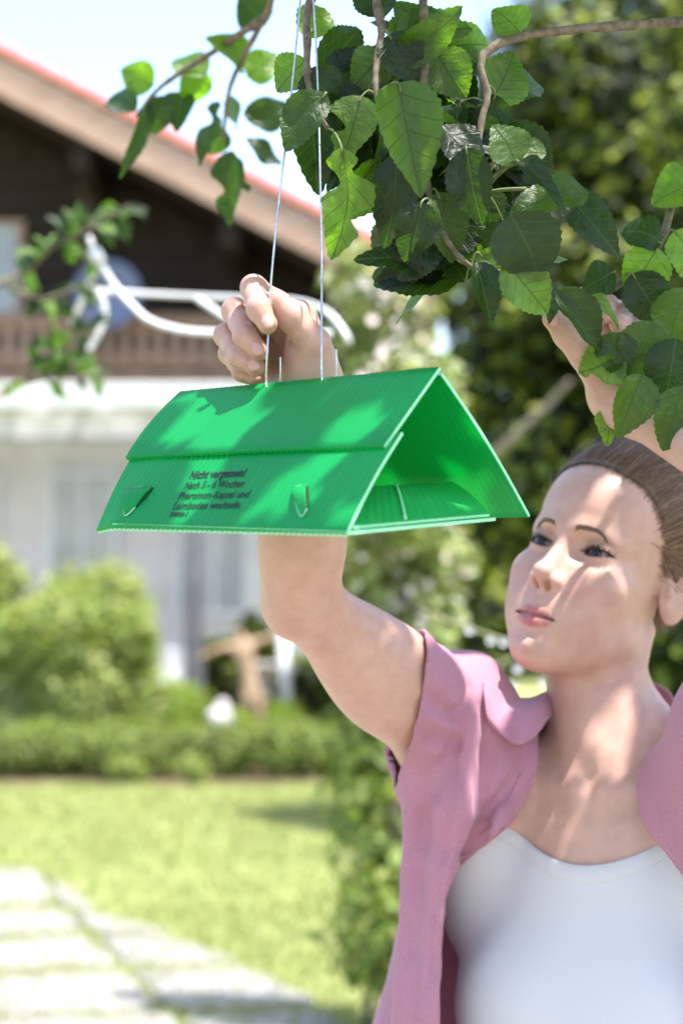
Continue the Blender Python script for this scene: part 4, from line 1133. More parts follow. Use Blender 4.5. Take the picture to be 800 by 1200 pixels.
class Group(Prim):
    """ordered list of (op, blend, prim); op 'u' adds, 's' carves"""
    def __init__(s, items, M=None):
        s.items = items
        s.M = None if M is None else np.array(M, np.float32)      # local -> world, rigid
        lo = np.min([i[2].lo for i in items if i[0] == 'u'], 0); hi = np.max([i[2].hi for i in items if i[0] == 'u'], 0)
        if s.M is not None:
            c = np.array([[x, y, z] for x in (lo[0], hi[0]) for y in (lo[1], hi[1]) for z in (lo[2], hi[2])])
            c = c @ s.M[:3, :3].T + s.M[:3, 3]; lo, hi = c.min(0), c.max(0)
        s.lo, s.hi = lo.astype(np.float32), hi.astype(np.float32)
    def f(s, p, run=243):
        if s.M is not None: p = (p - s.M[:3, 3]) @ s.M[:3, :3]
        n = len(p); d = np.full(n, CAP, np.float32)
        if n == 0: return d
        st = np.arange(0, n, run); lo = np.minimum.reduceat(p, st); hi = np.maximum.reduceat(p, st)
        ln = np.diff(np.append(st, n))
        for op, k, pr in s.items:
            m = CAP + k if op == 'u' else 0.002 + k
            rm = (hi > pr.lo-m).all(1) & (lo < pr.hi+m).all(1)
            if not rm.any(): continue
            idx = np.nonzero(np.repeat(rm, ln))[0]
            v = pr.f(p[idx]); a = d[idx]
            d[idx] = smin(a, v, k) if op == 'u' else -smin(-a, v, k)
        return d

def axis(lo, hi, fine, hf, hc):
    """grid line positions with spacing hf inside the fine intervals, growing to hc outside"""
    x = lo; out = [x]
    while x < hi:
        dist = min([max(a - x, x - b, 0) for a, b in fine] or [9]); h = min(hc, hf + dist*0.12)
        x += h; out.append(x)
    while (len(out)-1) % 8: x += h; out.append(x)
    return np.array(out, np.float32)

def surface_net(sdf, xs, ys, zs, project=2):
    nb = [(len(a)-1)//8 for a in (xs, ys, zs)]
    cx, cy, cz = [(a[:-1:8][:n] + a[8::8][:n])/2 for a, n in zip((xs, ys, zs), nb)]
    hx, hy, hz = [(a[8::8][:n] - a[:-1:8][:n])/2 for a, n in zip((xs, ys, zs), nb)]
    lo, hi = sdf.lo - .01, sdf.hi + .01
    G = np.stack(np.meshgrid(cx, cy, cz, indexing='ij'), -1).reshape(-1, 3).astype(np.float32)
    H = np.sqrt((np.stack(np.meshgrid(hx, hy, hz, indexing='ij'), -1).reshape(-1, 3)**2).sum(1))
    I = np.stack(np.meshgrid(*[np.arange(n) for n in nb], indexing='ij'), -1).reshape(-1, 3)
    ok = ((G > lo-.03) & (G < hi+.03)).all(1); G, H, I = G[ok], H[ok], I[ok]
    d = sdf.f(G); act = np.abs(d) < np.minimum(H*1.35 + .001, CAP-1e-4); I = I[act]
    o9 = np.stack(np.meshgrid(*[np.arange(9)]*3, indexing='ij'), -1).reshape(-1, 3)
    cells, verts = [], []
    n1, n2 = np.int64(len(ys)+2), np.int64(len(zs)+2)
    key = lambda i: (i[..., 0].astype(np.int64)*n1 + i[..., 1])*n2 + i[..., 2]
    edges = []
    for s in range(0, len(I), 1500):
        ib = I[s:s+1500]; idx = (ib[:, None, :]*8 + o9[None]); m = len(ib)
        p = np.stack([xs[idx[..., 0]], ys[idx[..., 1]], zs[idx[..., 2]]], -1).reshape(-1, 3)
        D = sdf.f(p).reshape(m, 9, 9, 9); Pp = p.reshape(m, 9, 9, 9, 3)
        neg = D < 0
        cnt = sum(neg[:, a:a+8, b:b+8, c:c+8].astype(np.int8) for a in (0, 1) for b in (0, 1) for c in (0, 1))
        w = np.argwhere((cnt > 0) & (cnt < 8))
        if len(w) == 0: continue
        bi, i, j, k = w.T
        acc = np.zeros((len(w), 3)); num = np.zeros(len(w))
        cor = [(a, b, c) for a in (0, 1) for b in (0, 1) for c in (0, 1)]
        for u in cor:
            for ax_ in range(3):
                if u[ax_]: continue
                v = list(u); v[ax_] = 1
                da = D[bi, i+u[0], j+u[1], k+u[2]]; db = D[bi, i+v[0], j+v[1], k+v[2]]
                x = (da < 0) != (db < 0)
                t = np.where(x, da/np.where(x, da-db, 1), 0)[:, None]
                pa = Pp[bi, i+u[0], j+u[1], k+u[2]]; pb = Pp[bi, i+v[0], j+v[1], k+v[2]]
                acc += np.where(x[:, None], pa + (pb-pa)*t, 0); num += x
        verts.append(acc/num[:, None])
        g = ib[bi]*8 + np.stack([i, j, k], 1); cells.append(g)
        a0 = neg[bi, i, j, k]
        edges.append(np.stack([np.where(a0 != neg[bi, i+1, j, k], np.where(a0, 1, -1), 0), np.where(a0 != neg[bi, i, j+1, k], np.where(a0, 1, -1), 0), np.where(a0 != neg[bi, i, j, k+1], np.where(a0, 1, -1), 0)], 1))
    C = np.concatenate(cells); V = np.concatenate(verts); E = np.concatenate(edges)
    ks = key(C); order = np.argsort(ks); sk = ks[order]
    def find(c):
        q = key(c); pos = np.clip(np.searchsorted(sk, q), 0, len(sk)-1); return np.where(sk[pos] == q, order[pos], -1)
    F = []
    for ax_, (o1, o2) in enumerate((((0, 1, 0), (0, 0, 1)), ((0, 0, 1), (1, 0, 0)), ((1, 0, 0), (0, 1, 0)))):
        for sg in (1, -1):
            s = C[E[:, ax_] == sg]
            if len(s) == 0: continue
            q = np.stack([find(s), find(s-np.array(o1)), find(s-np.array(o1)-np.array(o2)), find(s-np.array(o2))], 1)
            q = q[(q >= 0).all(1)]; F.append(q if sg > 0 else q[:, ::-1])
    F = np.concatenate(F)
    V = V.astype(np.float32)
    for _ in range(project):
        e = 4e-4; d = sdf.f(V); g = np.zeros_like(V)
        for a in range(3):
            o = np.zeros(3, np.float32); o[a] = e; g[:, a] = (sdf.f(V+o) - sdf.f(V-o))/(2*e)
        st = d[:, None]*g/np.maximum((g*g).sum(1, keepdims=True), .25); ln = np.linalg.norm(st, axis=1, keepdims=True)
        V = V - st*np.minimum(1, .0012/np.maximum(ln, 1e-9))
    return V, F

def cut_mesh(V, F, g, smooth=3):
    """keeps the faces where g(V) < 0 and pulls the border onto g = 0"""
    d = g(V); keep = (d[F] < 0).any(1); F = F[keep]
    used = np.unique(F); out = used[d[used] >= 0]
    e = 1e-3
    for _ in range(4):
        q = V[out]; dd = g(q); gr = np.zeros_like(q)
        for a in range(3):
            o = np.zeros(3, np.float32); o[a] = e; gr[:, a] = (g(q+o)-g(q-o))/(2*e)
        V[out] = q - dd[:, None]*gr/np.maximum((gr*gr).sum(1, keepdims=True), 1e-6)
    remap = np.full(len(V), -1); remap[used] = np.arange(len(used))
    return V[used], remap[F]
def laplace(V, F, it=2, lam=.5):
    e = np.concatenate([F[:, [0, 1]], F[:, [1, 2]], F[:, [2, 3]], F[:, [3, 0]]])
    for _ in range(it):
        a = np.zeros_like(V); c = np.zeros(len(V))
        for i, j in ((0, 1), (1, 0)): np.add.at(a, e[:, i], V[e[:, j]]); np.add.at(c, e[:, i], 1)
        V = V*(1-lam) + lam*a/np.maximum(c, 1)[:, None]
    return V.astype(np.float32)
def grow_noise(p, sc, seed=0):
    """cheap smooth noise in -1..1"""
    r = np.random.default_rng(seed); o = np.zeros(len(p))
    for i in range(6):
        k = r.normal(size=3)*sc; o += np.sin(p @ k + r.uniform(0, 6.28))
    return o/3.5
# ------------------------------------------------------------------ the woman
def rotz(a): c, s = math.cos(a), math.sin(a); return np.array([[c, -s, 0], [s, c, 0], [0, 0, 1.]])
def rotx(a): c, s = math.cos(a), math.sin(a); return np.array([[1, 0, 0], [0, c, -s], [0, s, c.real]])
def roty(a): c, s = math.cos(a), math.sin(a); return np.array([[c, 0, s], [0, 1, 0], [-s, 0, c]])
HR = rotz(math.radians(141.8)) @ rotx(math.radians(17.0)) @ roty(math.radians(-11.5))
HT = np.array([.2055, 1.7666, 1.5385])                       # between the eyes
HM = np.eye(4); HM[:3, :3] = HR; HM[:3, 3] = HT
def head_local(p): return (np.asarray(p) - HT) @ HR
def head_world(q): return np.asarray(q) @ HR.T + HT

def both(fn):
    return [x for s in (1, -1) for x in fn(s)]
EYE_C = (.0310, -.0132, .0); EYE_R = .0121
def arc(h, w=.0146): R = (w*w+h*h)/(2*h); return R-h, R
_u, _l = arc(.0034), arc(.0033)
EYE_ARC = (-_u[0], _u[1], _l[0], _l[1])
def eye_open(s):
    c1, R1, c2, R2 = EYE_ARC
    def fn(p):
        x = (p[:, 0]*s - EYE_C[0]); z = p[:, 2] - EYE_C[2] - x*.08
        a = np.sqrt(x*x + (z-c1)**2) - R1; b = np.sqrt(x*x + (z-c2)**2) - R2
        return np.maximum(np.maximum(a, b), -(p[:, 1]+.010))
    cx = EYE_C[0]*s
    return Fn(fn, (cx-.016, -.010, -.008), (cx+.016, .02, .010))

def lip_curves(s):
    up = [((.0262*s, .0026, -.0702), .0010), ((.0185*s, .0084, -.0684), .0026), ((.0080*s, .0128, -.0664), .0040), ((0, .0134, -.0676), .0036)]
    lo = [((.0250*s, .0030, -.0709), .0012), ((.0175*s, .0080, -.0735), .0032), ((.0080*s, .0116, -.0758), .0044), ((0, .0122, -.0765), .0046)]
    gr = [((.0270*s, .0052, -.0704), .0006), ((.0188*s, .0112, -.0706), .0008), ((.0085*s, .0170, -.0708), .0009), ((0, .0176, -.0713), .0009)]
    return up, lo, gr
def chain(pts): return [RC(pts[i][0], pts[i][1], pts[i+1][0], pts[i+1][1]) for i in range(len(pts)-1)]

def head_group():
    it = [('u', 0, Ell((0, -.090, .038), (.0710, .092, .082))),
          ('u', .03, Ell((0, -.044, .043), (.051, .053, .044))),
          ('u', .03, Ell((0, -.050, -.034), (.057, .058, .068))),
          ('u', .02, Ell((0, -.045, -.076), (.040, .046, .033)))]
    it += both(lambda s: [('u', .020, Ell((.040*s, -.021, -.027), (.020, .022, .018))),
                          ('u', .018, Ell((.0300*s, -.013, -.056), (.020, .018, .027))),
                          ('u', .022, RC((.0455*s, -.064, -.064), .015, (.013*s, -.011, -.0985), .0135))])
    it += [('u', .02, Ell((0, -.019, -.062), (.033, .033, .033))), ('u', .014, Ell((0, -.0025, -.0985), (.0165, .0165, .0150)))]
    it += both(lambda s: [('u', .014, RC((.012*s, .0015, .0165), .0085, (.040*s, -.015, .0150), .0088))])
    it += both(lambda s: [('s', .013, Ell((.029*s, .0100, .0005), (.0180, .0140, .0120)))])
    # nose
    it += [('u', .012, RC((0, -.007, .000), .0110, (0, .004, -.030), .0145)),
           ('u', .007, RC((0, .0000, .007), .0066, (0, .0200, -.0265), .0068)), ('u', .006, Ell((0, .0240, -.0315), (.0086, .0086, .0076)))]
    it += both(lambda s: [('u', .005, Ell((.0108*s, .0130, -.0365), (.0062, .0088, .0066)))])
    it += [('u', .004, RC((0, .0215, -.0385), .0034, (0, .0125, -.0445), .0036))]
    it += both(lambda s: [('s', .0022, Ell((.0062*s, .0175, -.0418), (.0034, .0068, .0048), rotz(-.35*s)))])
    it += [('s', .004, RC((0, .0190, -.0480), .0020, (0, .0192, -.0610), .0026))]
    it += both(lambda s: [('s', .010, Ell((.0170*s, .0120, .0010), (.0060, .0085, .0100)))])
    # lips
    for s in (1, -1):
        up, lo, gr = lip_curves(s)
        it += [('u', .0028, c) for c in chain(up)] + [('u', .0030, c) for c in chain(lo)]
    for s in (1, -1):
        it += [('s', .0016, c) for c in chain(lip_curves(s)[2])]
    it += [('s', .008, Ell((0, .0215, -.0885), (.016, .0065, .0035)))]
    # eyelids
    it += both(lambda s: [('u', .005, Ell((EYE_C[0]*s, EYE_C[1], EYE_C[2]), (.0146, .0141, .0141)))])
    it += both(lambda s: [('s', .0018, RC((.0200*s, -.0015, .0078), .0007, (.031*s, .0030, .0093), .0008)), ('s', .0018, RC((.031*s, .0030, .0093), .0008, (.0430*s, -.0035, .0072), .0006))])
    it += both(lambda s: [('s', .0005, eye_open(s))])
    it += both(lambda s: [('u', .0012, Ell((.0172*s, -.0020, -.0006), (.0022, .0022, .0018)))])
    # ears
    for s in (1, -1):
        Re = rotz(.45*s) @ rotx(-.15)
        it += [('u', .006, Ell((.0725*s, -.084, -.004), (.0055, .0165, .031), Re)), ('s', .004, Ell((.0785*s, -.080, -.002), (.0050, .0095, .019), Re)), ('u', .003, Ell((.0725*s, -.0745, -.008), (.004, .004, .006)))]
    return Group(it, HM)

# torso frame
TN = np.array(P(686, 926, 1.742)); PSI = math.radians(32)
TR = np.array([[-math.cos(PSI), -math.sin(PSI), 0], [math.sin(PSI), -math.cos(PSI), 0], [0, 0, 1.]])   # columns: her right, forward, up
TM = np.eye(4); TM[:3, :3] = TR; TM[:3, 3] = TN
def torso_local(p): return (np.asarray(p) - TN) @ TR
def torso_world(q): return np.asarray(q) @ TR.T + TN
R_SH = np.array(P(530, 866, 1.800)); R_EL = np.array(P(351, 700, 1.62)); R_WR = np.array(P(362, 462, 1.512))
L_SH = torso_world((-.160, .02, .062)); L_EL = np.array(P(965, 610, 1.47)); L_WR = np.array(P(732, 468, 1.600))

def torso_items():
    T = lambda *q: torso_world(q)
    E = lambda c, r, R=None: Ell(torso_world(c), r, TR if R is None else TR @ R)
    it = [('u', 0, E((0, -.085, -.150), (.125, .088, .185))),
          ('u', .05, E((0, -.080, -.36), (.112, .078, .16))), ('u', .06, E((0, -.085, -.53), (.150, .098, .13))),
          ('u', .04, RC(T(.105, -.075, -.012), .046, T(-.105, -.075, -.012), .046)),
          ('u', .02, RC(R_SH, .042, T(.070, -.07, -.04), .050)), ('u', .02, RC(L_SH, .042, T(-.070, -.07, -.04), .050)),
          ('u', .03, RC(R_SH, .040, T(.12, -.06, -.12), .050)), ('u', .02, Ell(np.array(P(528, 836, 1.80)), (.044, .044, .046))), ('u', .03, RC(L_SH, .040, T(-.12, -.06, -.12), .050)),
          # neck and trapezius
          ('u', .025, RC(T(0, -.062, -.005), .052, head_world((0, -.090, -.068)), .047)),
          ('u', .03, RC(T(0, -.095, .045), .032, T(.085, -.085, .000), .034)), ('u', .03, RC(T(0, -.095, .045), .032, T(-.085, -.085, .000), .034)),
          # collar bones, notch, neck cords
          ('u', .02, E((0, -.055, -.040), (.095, .045, .050))), ('u', .016, RC(T(.014, -.014, -.004), .0075, T(.080, -.034, .010), .0075)), ('u', .012, RC(T(.080, -.034, .010), .0075, R_SH + np.array([.02, -.01, .005]), .008)),
          ('u', .016, RC(T(-.014, -.014, -.004), .0075, T(-.080, -.034, .010), .0075)), ('u', .012, RC(T(-.080, -.034, .010), .0075, L_SH + np.array([-.02, -.01, .005]), .008)),
          ('s', .012, Ell(T(0, -.002, .010), (.008, .008, .010))),
          ('u', .014, RC(T(.013, -.016, .002), .0075, head_world((.050, -.092, -.045)), .009)), ('u', .014, RC(T(-.013, -.016, .002), .0075, head_world((-.050, -.092, -.045)), .009)),
          ('u', .015, RC(T(0, -.024, .030), .010, head_world((0, -.066, -.092)), .012)),
          # bust
          ('u', .03, E((.070, -.014, -.195), (.052, .044, .055))), ('u', .03, E((-.070, -.014, -.195), (.052, .044, .055))),
          ('u', .03, E((0, -.045, -.10), (.10, .055, .085)))]
    return it

def arm_items(sh, el, wr, bend, wide):
    """upper arm, forearm; bend: direction of the inner elbow"""
    sh, el, wr = map(np.array, (sh, el, wr)); u = (el-sh); f = (wr-el)
    un = u/np.linalg.norm(u); fn = f/np.linalg.norm(f); b = np.array(bend)/np.linalg.norm(bend)
    return [('u', .03, RC(sh, .0435, sh+u*.45, .0370)), ('u', .02, RC(sh+u*.45, .0365, el-u*.05, .0305)),
            ('u', .03, Ell(sh+u*.50+b*.006, (.034, .034, .070), frame(un))), ('u', .025, Ell(sh+u*.45-b*.010, (.032, .032, .080), frame(un))),
            ('u', .018, RC(el, .0300, el+f*.30, .0290)), ('u', .02, RC(el+f*.30, .0290, wr, .0215)),
            ('u', .02, Ell(el+f*.26+np.array(wide)*.006, (.0300, .0290, .070), frame(fn))),
            ('u', .012, Ell(el-b*.010, (.022, .022, .022))),
            ('u', .016, RC(wr-f*.04, .0245, wr+fn*.012, .0235))]
def frame(z):
    z = np.array(z, float); z /= np.linalg.norm(z); a = np.cross(z, [0, 0, 1.] if abs(z[2]) < .9 else [1., 0, 0]); a /= np.linalg.norm(a)
    return np.stack([a, np.cross(z, a), z], 1)

def finger(pts, radii):
    it = []
    for i in range(len(pts)-1):
        it.append(('u', .005, RC(pts[i], radii[i], pts[i+1], radii[i+1])))
        it.append(('u', .004, Ell((np.array(pts[i])+np.array(pts[i+1]))/2, (radii[i+1]*1.02,)*3)))
    for i in range(1, len(pts)-1):                             # knuckle swellings
        it.append(('u', .005, Ell(pts[i], (radii[i]*0.99,)*3)))
    # fingertip pulp
    d = np.array(pts[-1])-np.array(pts[-2]); d /= np.linalg.norm(d)
    it.append(('u', .003, Ell(np.array(pts[-1])+d*.001, (radii[-1]*1.02,)*3)))
    return Group(it)
JOINTS = []
NAILS = []          # (centre, axis along finger, outward normal, half length, half width)
def nail_for(pts, r, normal, hl=.0062, hw=.0052):
    d = np.array(pts[-1])-np.array(pts[-2]); d = d/np.linalg.norm(d); n = np.array(normal, float); n -= d*(n@d); n /= np.linalg.norm(n)
    c = np.array(pts[-1]) + d*(r*.30) + n*(r*.80)
    NAILS.append((c, d, n, hl, hw)); R = np.stack([np.cross(d, n), d, n], 1)
    return Ell(c, (hw, hl, .0022), R)

def right_hand():
    q = lambda a: np.array(P(*a))
    F = dict(index=[(352, 372, 1.502), (297, 337, 1.478), (303, 362, 1.4545), (313, 379, 1.4500)],
             middle=[(340, 390, 1.520), (275, 364, 1.498), (287, 394, 1.474), (303, 411, 1.4675)],
             ring=[(330, 412, 1.535), (265, 393, 1.512), (281, 419, 1.486), (299, 430, 1.4785)],
             little=[(322, 434, 1.548), (269, 414, 1.528), (284, 435, 1.503), (300, 444, 1.4955)])
    Rr = dict(index=(.0102, .0088, .0080, .0068), middle=(.0104, .0090, .0081, .0069), ring=(.0100, .0085, .0077, .0066), little=(.0092, .0076, .0069, .0059))
    wr = R_WR; pts = {k: [q(a) for a in v] for k, v in F.items()}; JOINTS.extend((v[i], v[i+1]-v[i], Rr[k][i]) for k, v in pts.items() for i in (1, 2))
    it = []
    # palm: metacarpals fanned from the wrist
    for i, k in enumerate(('index', 'middle', 'ring', 'little')):
        base = wr*(1-.18) + pts[k][0]*.18 + (np.array([.004, -.006, 0]) if i == 0 else np.array([-.004*i, .004*i, 0]))
        it.append(('u', .014, RC(base, .0150, pts[k][0], Rr[k][0]*1.08)))
    # thumb
    th = [q((372, 446, 1.492)), q((368, 402, 1.476)), q((341, 371, 1.4690)), q((324, 353, 1.4665))]; rt = (.0165, .0125, .0102, .0078)
    it.append(('u', .014, RC(th[0], rt[0], th[1], rt[1])))
    it.append(('u', .012, Ell(q((362, 425, 1.489)), (.017, .013, .024))))
    it.append(('u', .012, RC(q((360, 415, 1.492)), .013, pts['index'][0], .011)))
    for k in ('little', 'ring', 'middle', 'index'):
        it.append(('u', .0035, finger(pts[k], Rr[k])))
    it.append(('u', .003, finger(th[1:], rt[1:])))
    nn = {'index': (.05, -1, .12), 'middle': (-.15, -1, .15), 'ring': (-.2, -1, .2), 'little': (-.25, -1, .25)}
    for k in nn: it.append(('u', .0006, nail_for(pts[k], Rr[k][-1], nn[k], .0060 if k != 'little' else .0050, .0048 if k != 'little' else .0040)))
    return it
def left_hand():
    q = lambda a: np.array(P(*a))
    F = dict(index=[(716, 402, 1.612), (700, 362, 1.640), (688, 348, 1.612), (683, 356, 1.588)], middle=[(733, 404, 1.618), (722, 366, 1.645), (711, 358, 1.615), (705, 369, 1.588)],
             ring=[(750, 408, 1.622), (741, 374, 1.645), (731, 368, 1.615), (725, 380, 1.590)], little=[(765, 416, 1.622), (757, 386, 1.640), (747, 380, 1.615), (742, 390, 1.594)])
    Rr = dict(index=(.0100, .0090, .0082, .0072), middle=(.0104, .0092, .0084, .0073), ring=(.0100, .0088, .0080, .0070), little=(.009, .0078, .0070, .0062))
    it = []; pts = {k: [q(a) for a in v] for k, v in F.items()}
    for k in pts: it.append(('u', .014, RC(L_WR*.85+pts[k][0]*.15, .015, pts[k][0], Rr[k][0]*1.1)))
    th = [q((708, 448, 1.588)), q((684, 415, 1.572)), q((664, 392, 1.564)), q((648, 374, 1.560))]; rt = (.0150, .0122, .0100, .0078)
    it.append(('u', .014, RC(th[0], rt[0], th[1], rt[1])))
    for k in pts: it.append(('u', .0035, finger(pts[k], Rr[k])))
    it.append(('u', .004, finger(th[1:], rt[1:])))
    it.append(('u', .0006, nail_for(th, rt[-1], (-.5, -.6, .3), .0062, .0054)))
    it.append(('u', .0006, nail_for(pts['index'], Rr['index'][-1], (-.2, -.75, .6)))); it.append(('u', .0006, nail_for(pts['middle'], Rr['middle'][-1], (-.1, -.75, .6))))
    return it
def leg_items():
    out = []
    for s in (1, -1):
        hip = torso_world((.085*s, -.085, -.56)); kn = torso_world((.09*s, -.06, -.90)); an = torso_world((.09*s, -.10, -1.255)); toe = torso_world((.10*s, .06, -1.285))
        out += [('u', .04, RC(hip, .080, kn, .052)), ('u', .03, RC(kn, .052, kn*.6+an*.4, .050)), ('u', .03, RC(kn*.6+an*.4, .050, an, .036)), ('u', .02, RC(an-np.array([0, 0, .012]), .032, toe, .024))]
    return out
HEAD = head_group()
def body_sdf():
    it = torso_items() + leg_items()
    it += arm_items(R_SH, R_EL, R_WR, (.6, -.1, .8), (.0, -.6, 0)) + arm_items(L_SH, L_EL, L_WR, (-.5, .3, .6), (0, -.5, 0))
    it += right_hand() + left_hand()
    it.append(('u', .016, HEAD))
    return Group(it)
BODY = body_sdf()
# ------------------------------------------------------------------ skin, eyes, hair, clothes
def sstep(a, b, x): t = np.clip((x-a)/(b-a), 0, 1); return t*t*(3-2*t)
def skin_mat():
    m, nt, b = new_mat('skin'); N, L = nt.nodes, nt.links
    at = N.new('ShaderNodeAttribute'); at.attribute_name = 'col'
    tc = N.new('ShaderNodeTexCoord'); n1 = N.new('ShaderNodeTexNoise'); n1.inputs['Scale'].default_value = 55; n1.inputs['Detail'].default_value = 6; n1.inputs['Roughness'].default_value = .65
    L.new(tc.outputs['Object'], n1.inputs['Vector'])
    r = N.new('ShaderNodeValToRGB'); r.color_ramp.elements[0].position = .3; r.color_ramp.elements[0].color = (.90, .86, .84, 1); r.color_ramp.elements[1].position = .7; r.color_ramp.elements[1].color = (1.06, 1.07, 1.08, 1)
    L.new(n1.outputs['Fac'], r.inputs[0])
    mx = N.new('ShaderNodeMix'); mx.data_type = 'RGBA'; mx.blend_type = 'MULTIPLY'; mx.inputs[0].default_value = 1; L.new(at.outputs['Color'], mx.inputs['A']); L.new(r.outputs[0], mx.inputs['B'])
    L.new(mx.outputs['Result'], b.inputs['Base Color'])
    b.inputs['Subsurface Weight'].default_value = .22; b.inputs['Subsurface Radius'].default_value = (1.0, .38, .2); b.inputs['Subsurface Scale'].default_value = .006
    b.inputs['Roughness'].default_value = .42; b.inputs['Specular IOR Level'].default_value = .45
    n2 = N.new('ShaderNodeTexVoronoi'); n2.inputs['Scale'].default_value = 1100; L.new(tc.outputs['Object'], n2.inputs['Vector'])
    n3 = N.new('ShaderNodeTexNoise'); n3.inputs['Scale'].default_value = 420; n3.inputs['Detail'].default_value = 3; L.new(tc.outputs['Object'], n3.inputs['Vector'])
    ad = N.new('ShaderNodeMath'); ad.operation = 'ADD'; L.new(n2.outputs['Distance'], ad.inputs[0]); L.new(n3.outputs['Fac'], ad.inputs[1])
    bump(nt, b, ad.outputs[0], .12, .0005)
    return m
M_SKIN = skin_mat()
def skin_colour(V):
    n = len(V); base = np.array([.605, .370, .295]); C = np.tile(base, (n, 1))
    C *= (1 + .02*grow_noise(V, 60, 1) + .025*grow_noise(V, 160, 2))[:, None]
    q = head_local(V); near = (np.abs(q) < .2).all(1)
    def mix(mask, col, idx=None):
        m = mask[:, None]
        if idx is None: C[:] = C*(1-m) + np.array(col)*m
        else: C[idx] = C[idx]*(1-m) + np.array(col)*m
    ix = np.nonzero(near)[0]; h = q[ix].astype(np.float32)
    for s in (1, -1):
        d = np.linalg.norm((h - np.array([.036*s, .0, -.040]))/np.array([.026, .03, .022]), axis=1); mix(.38*sstep(1.1, .2, d), (.60, .27, .23), ix)
        d = np.linalg.norm((h - np.array([.031*s, -.002, -.010]))/np.array([.016, .02, .006]), axis=1); mix(.25*sstep(1.1, .2, d), (.44, .25, .21), ix)
        d = np.linalg.norm((h - np.array([.032*s, .0, .0085]))/np.array([.018, .02, .007]), axis=1); mix(.55*sstep(1.2, .2, d), (.38, .20, .16), ix)
        dd = np.full(len(h), 9.); up, lo, gr = lip_curves(s)
        for c in chain(up) + chain(lo): dd = np.minimum(dd, c.f(h))
        mix(.95*sstep(.0018, .0003, dd)*(h[:, 1] > .0), (.46, .145, .14), ix)
        dg = np.full(len(h), 9.)
        for c in chain(gr): dg = np.minimum(dg, c.f(h))
        mix(.9*sstep(.0018, .0002, dg), (.16, .045, .045), ix)
        e = eye_open(s).f(h); ok = (np.abs(h[:, 0]*s-.031) < .02) & (np.abs(h[:, 2]) < .014) & (h[:, 1] > -.016)
        mix(.92*sstep(.0024, .0004, np.abs(e))*ok*(h[:, 2] > -.001), (.06, .03, .025), ix)
        mix(.65*sstep(.0014, .0001, np.abs(e))*ok*(h[:, 2] <= -.001), (.22, .11, .09), ix)
    d = np.linalg.norm((h - np.array([0, .028, -.033]))/np.array([.011, .012, .010]), axis=1); mix(.30*sstep(1.1, .2, d), (.62, .30, .25), ix)
    # hands: redder knuckles and tips, pale nails, painted crease and cuticle shade
    for it in (right_hand(), left_hand()):
        pass
    for c, ax_, n_, hl, hw in NAILS[:7]:
        v = V - c; a = v @ ax_; s = v @ np.cross(ax_, n_); o = v @ n_
        r = np.sqrt((a/hl)**2 + (s/hw)**2); mix(.8*sstep(1.02, .86, r)*(np.abs(o) < .004), (.70, .43, .40))
        mix(.75*sstep(1.28, 1.08, r)*sstep(.88, 1.0, r)*(np.abs(o) < .004), (.42, .20, .16))  # dark rim paints the cuticle shadow around the nail
        d = np.linalg.norm(v, axis=1); mix(.38*sstep(.020, .006, d)*sstep(.85, 1.1, r), (.60, .29, .23))
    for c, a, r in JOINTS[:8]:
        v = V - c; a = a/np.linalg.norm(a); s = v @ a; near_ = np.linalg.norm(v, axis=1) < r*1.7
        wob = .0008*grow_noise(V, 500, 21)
        for o in (-.0022, .0004, .0028): mix(.30*sstep(.0011, .0002, np.abs(s+wob-o))*near_, (.36, .17, .13))  # reddish dark lines paint the shade of the skin creases
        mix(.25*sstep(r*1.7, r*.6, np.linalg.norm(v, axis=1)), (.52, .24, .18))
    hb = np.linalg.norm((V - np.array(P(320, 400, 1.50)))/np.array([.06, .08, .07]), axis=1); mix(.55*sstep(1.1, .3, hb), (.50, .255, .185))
    el = np.linalg.norm(V - R_EL, axis=1); mix(.15*sstep(.07, .02, el), (.58, .32, .26))
    return np.clip(C, .01, .9)

PERSON = empty('person', torso_world((0, -.08, -1.31)), 'woman in pink open shirt over white top reaching up to the trap', 'person')
def person_body():
    xs = axis(-.16, .62, [(-.1, .34)], .0017, .006); ys = axis(1.38, 2.05, [(1.44, 1.60), (1.68, 1.86)], .0017, .006); zs = axis(-.02, 1.84, [(1.43, 1.76)], .0017, .012)
    V, F = surface_net(BODY, xs, ys, zs)
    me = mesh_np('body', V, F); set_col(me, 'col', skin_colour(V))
    return link('body', me, M_SKIN, PERSON, True)
person_body()

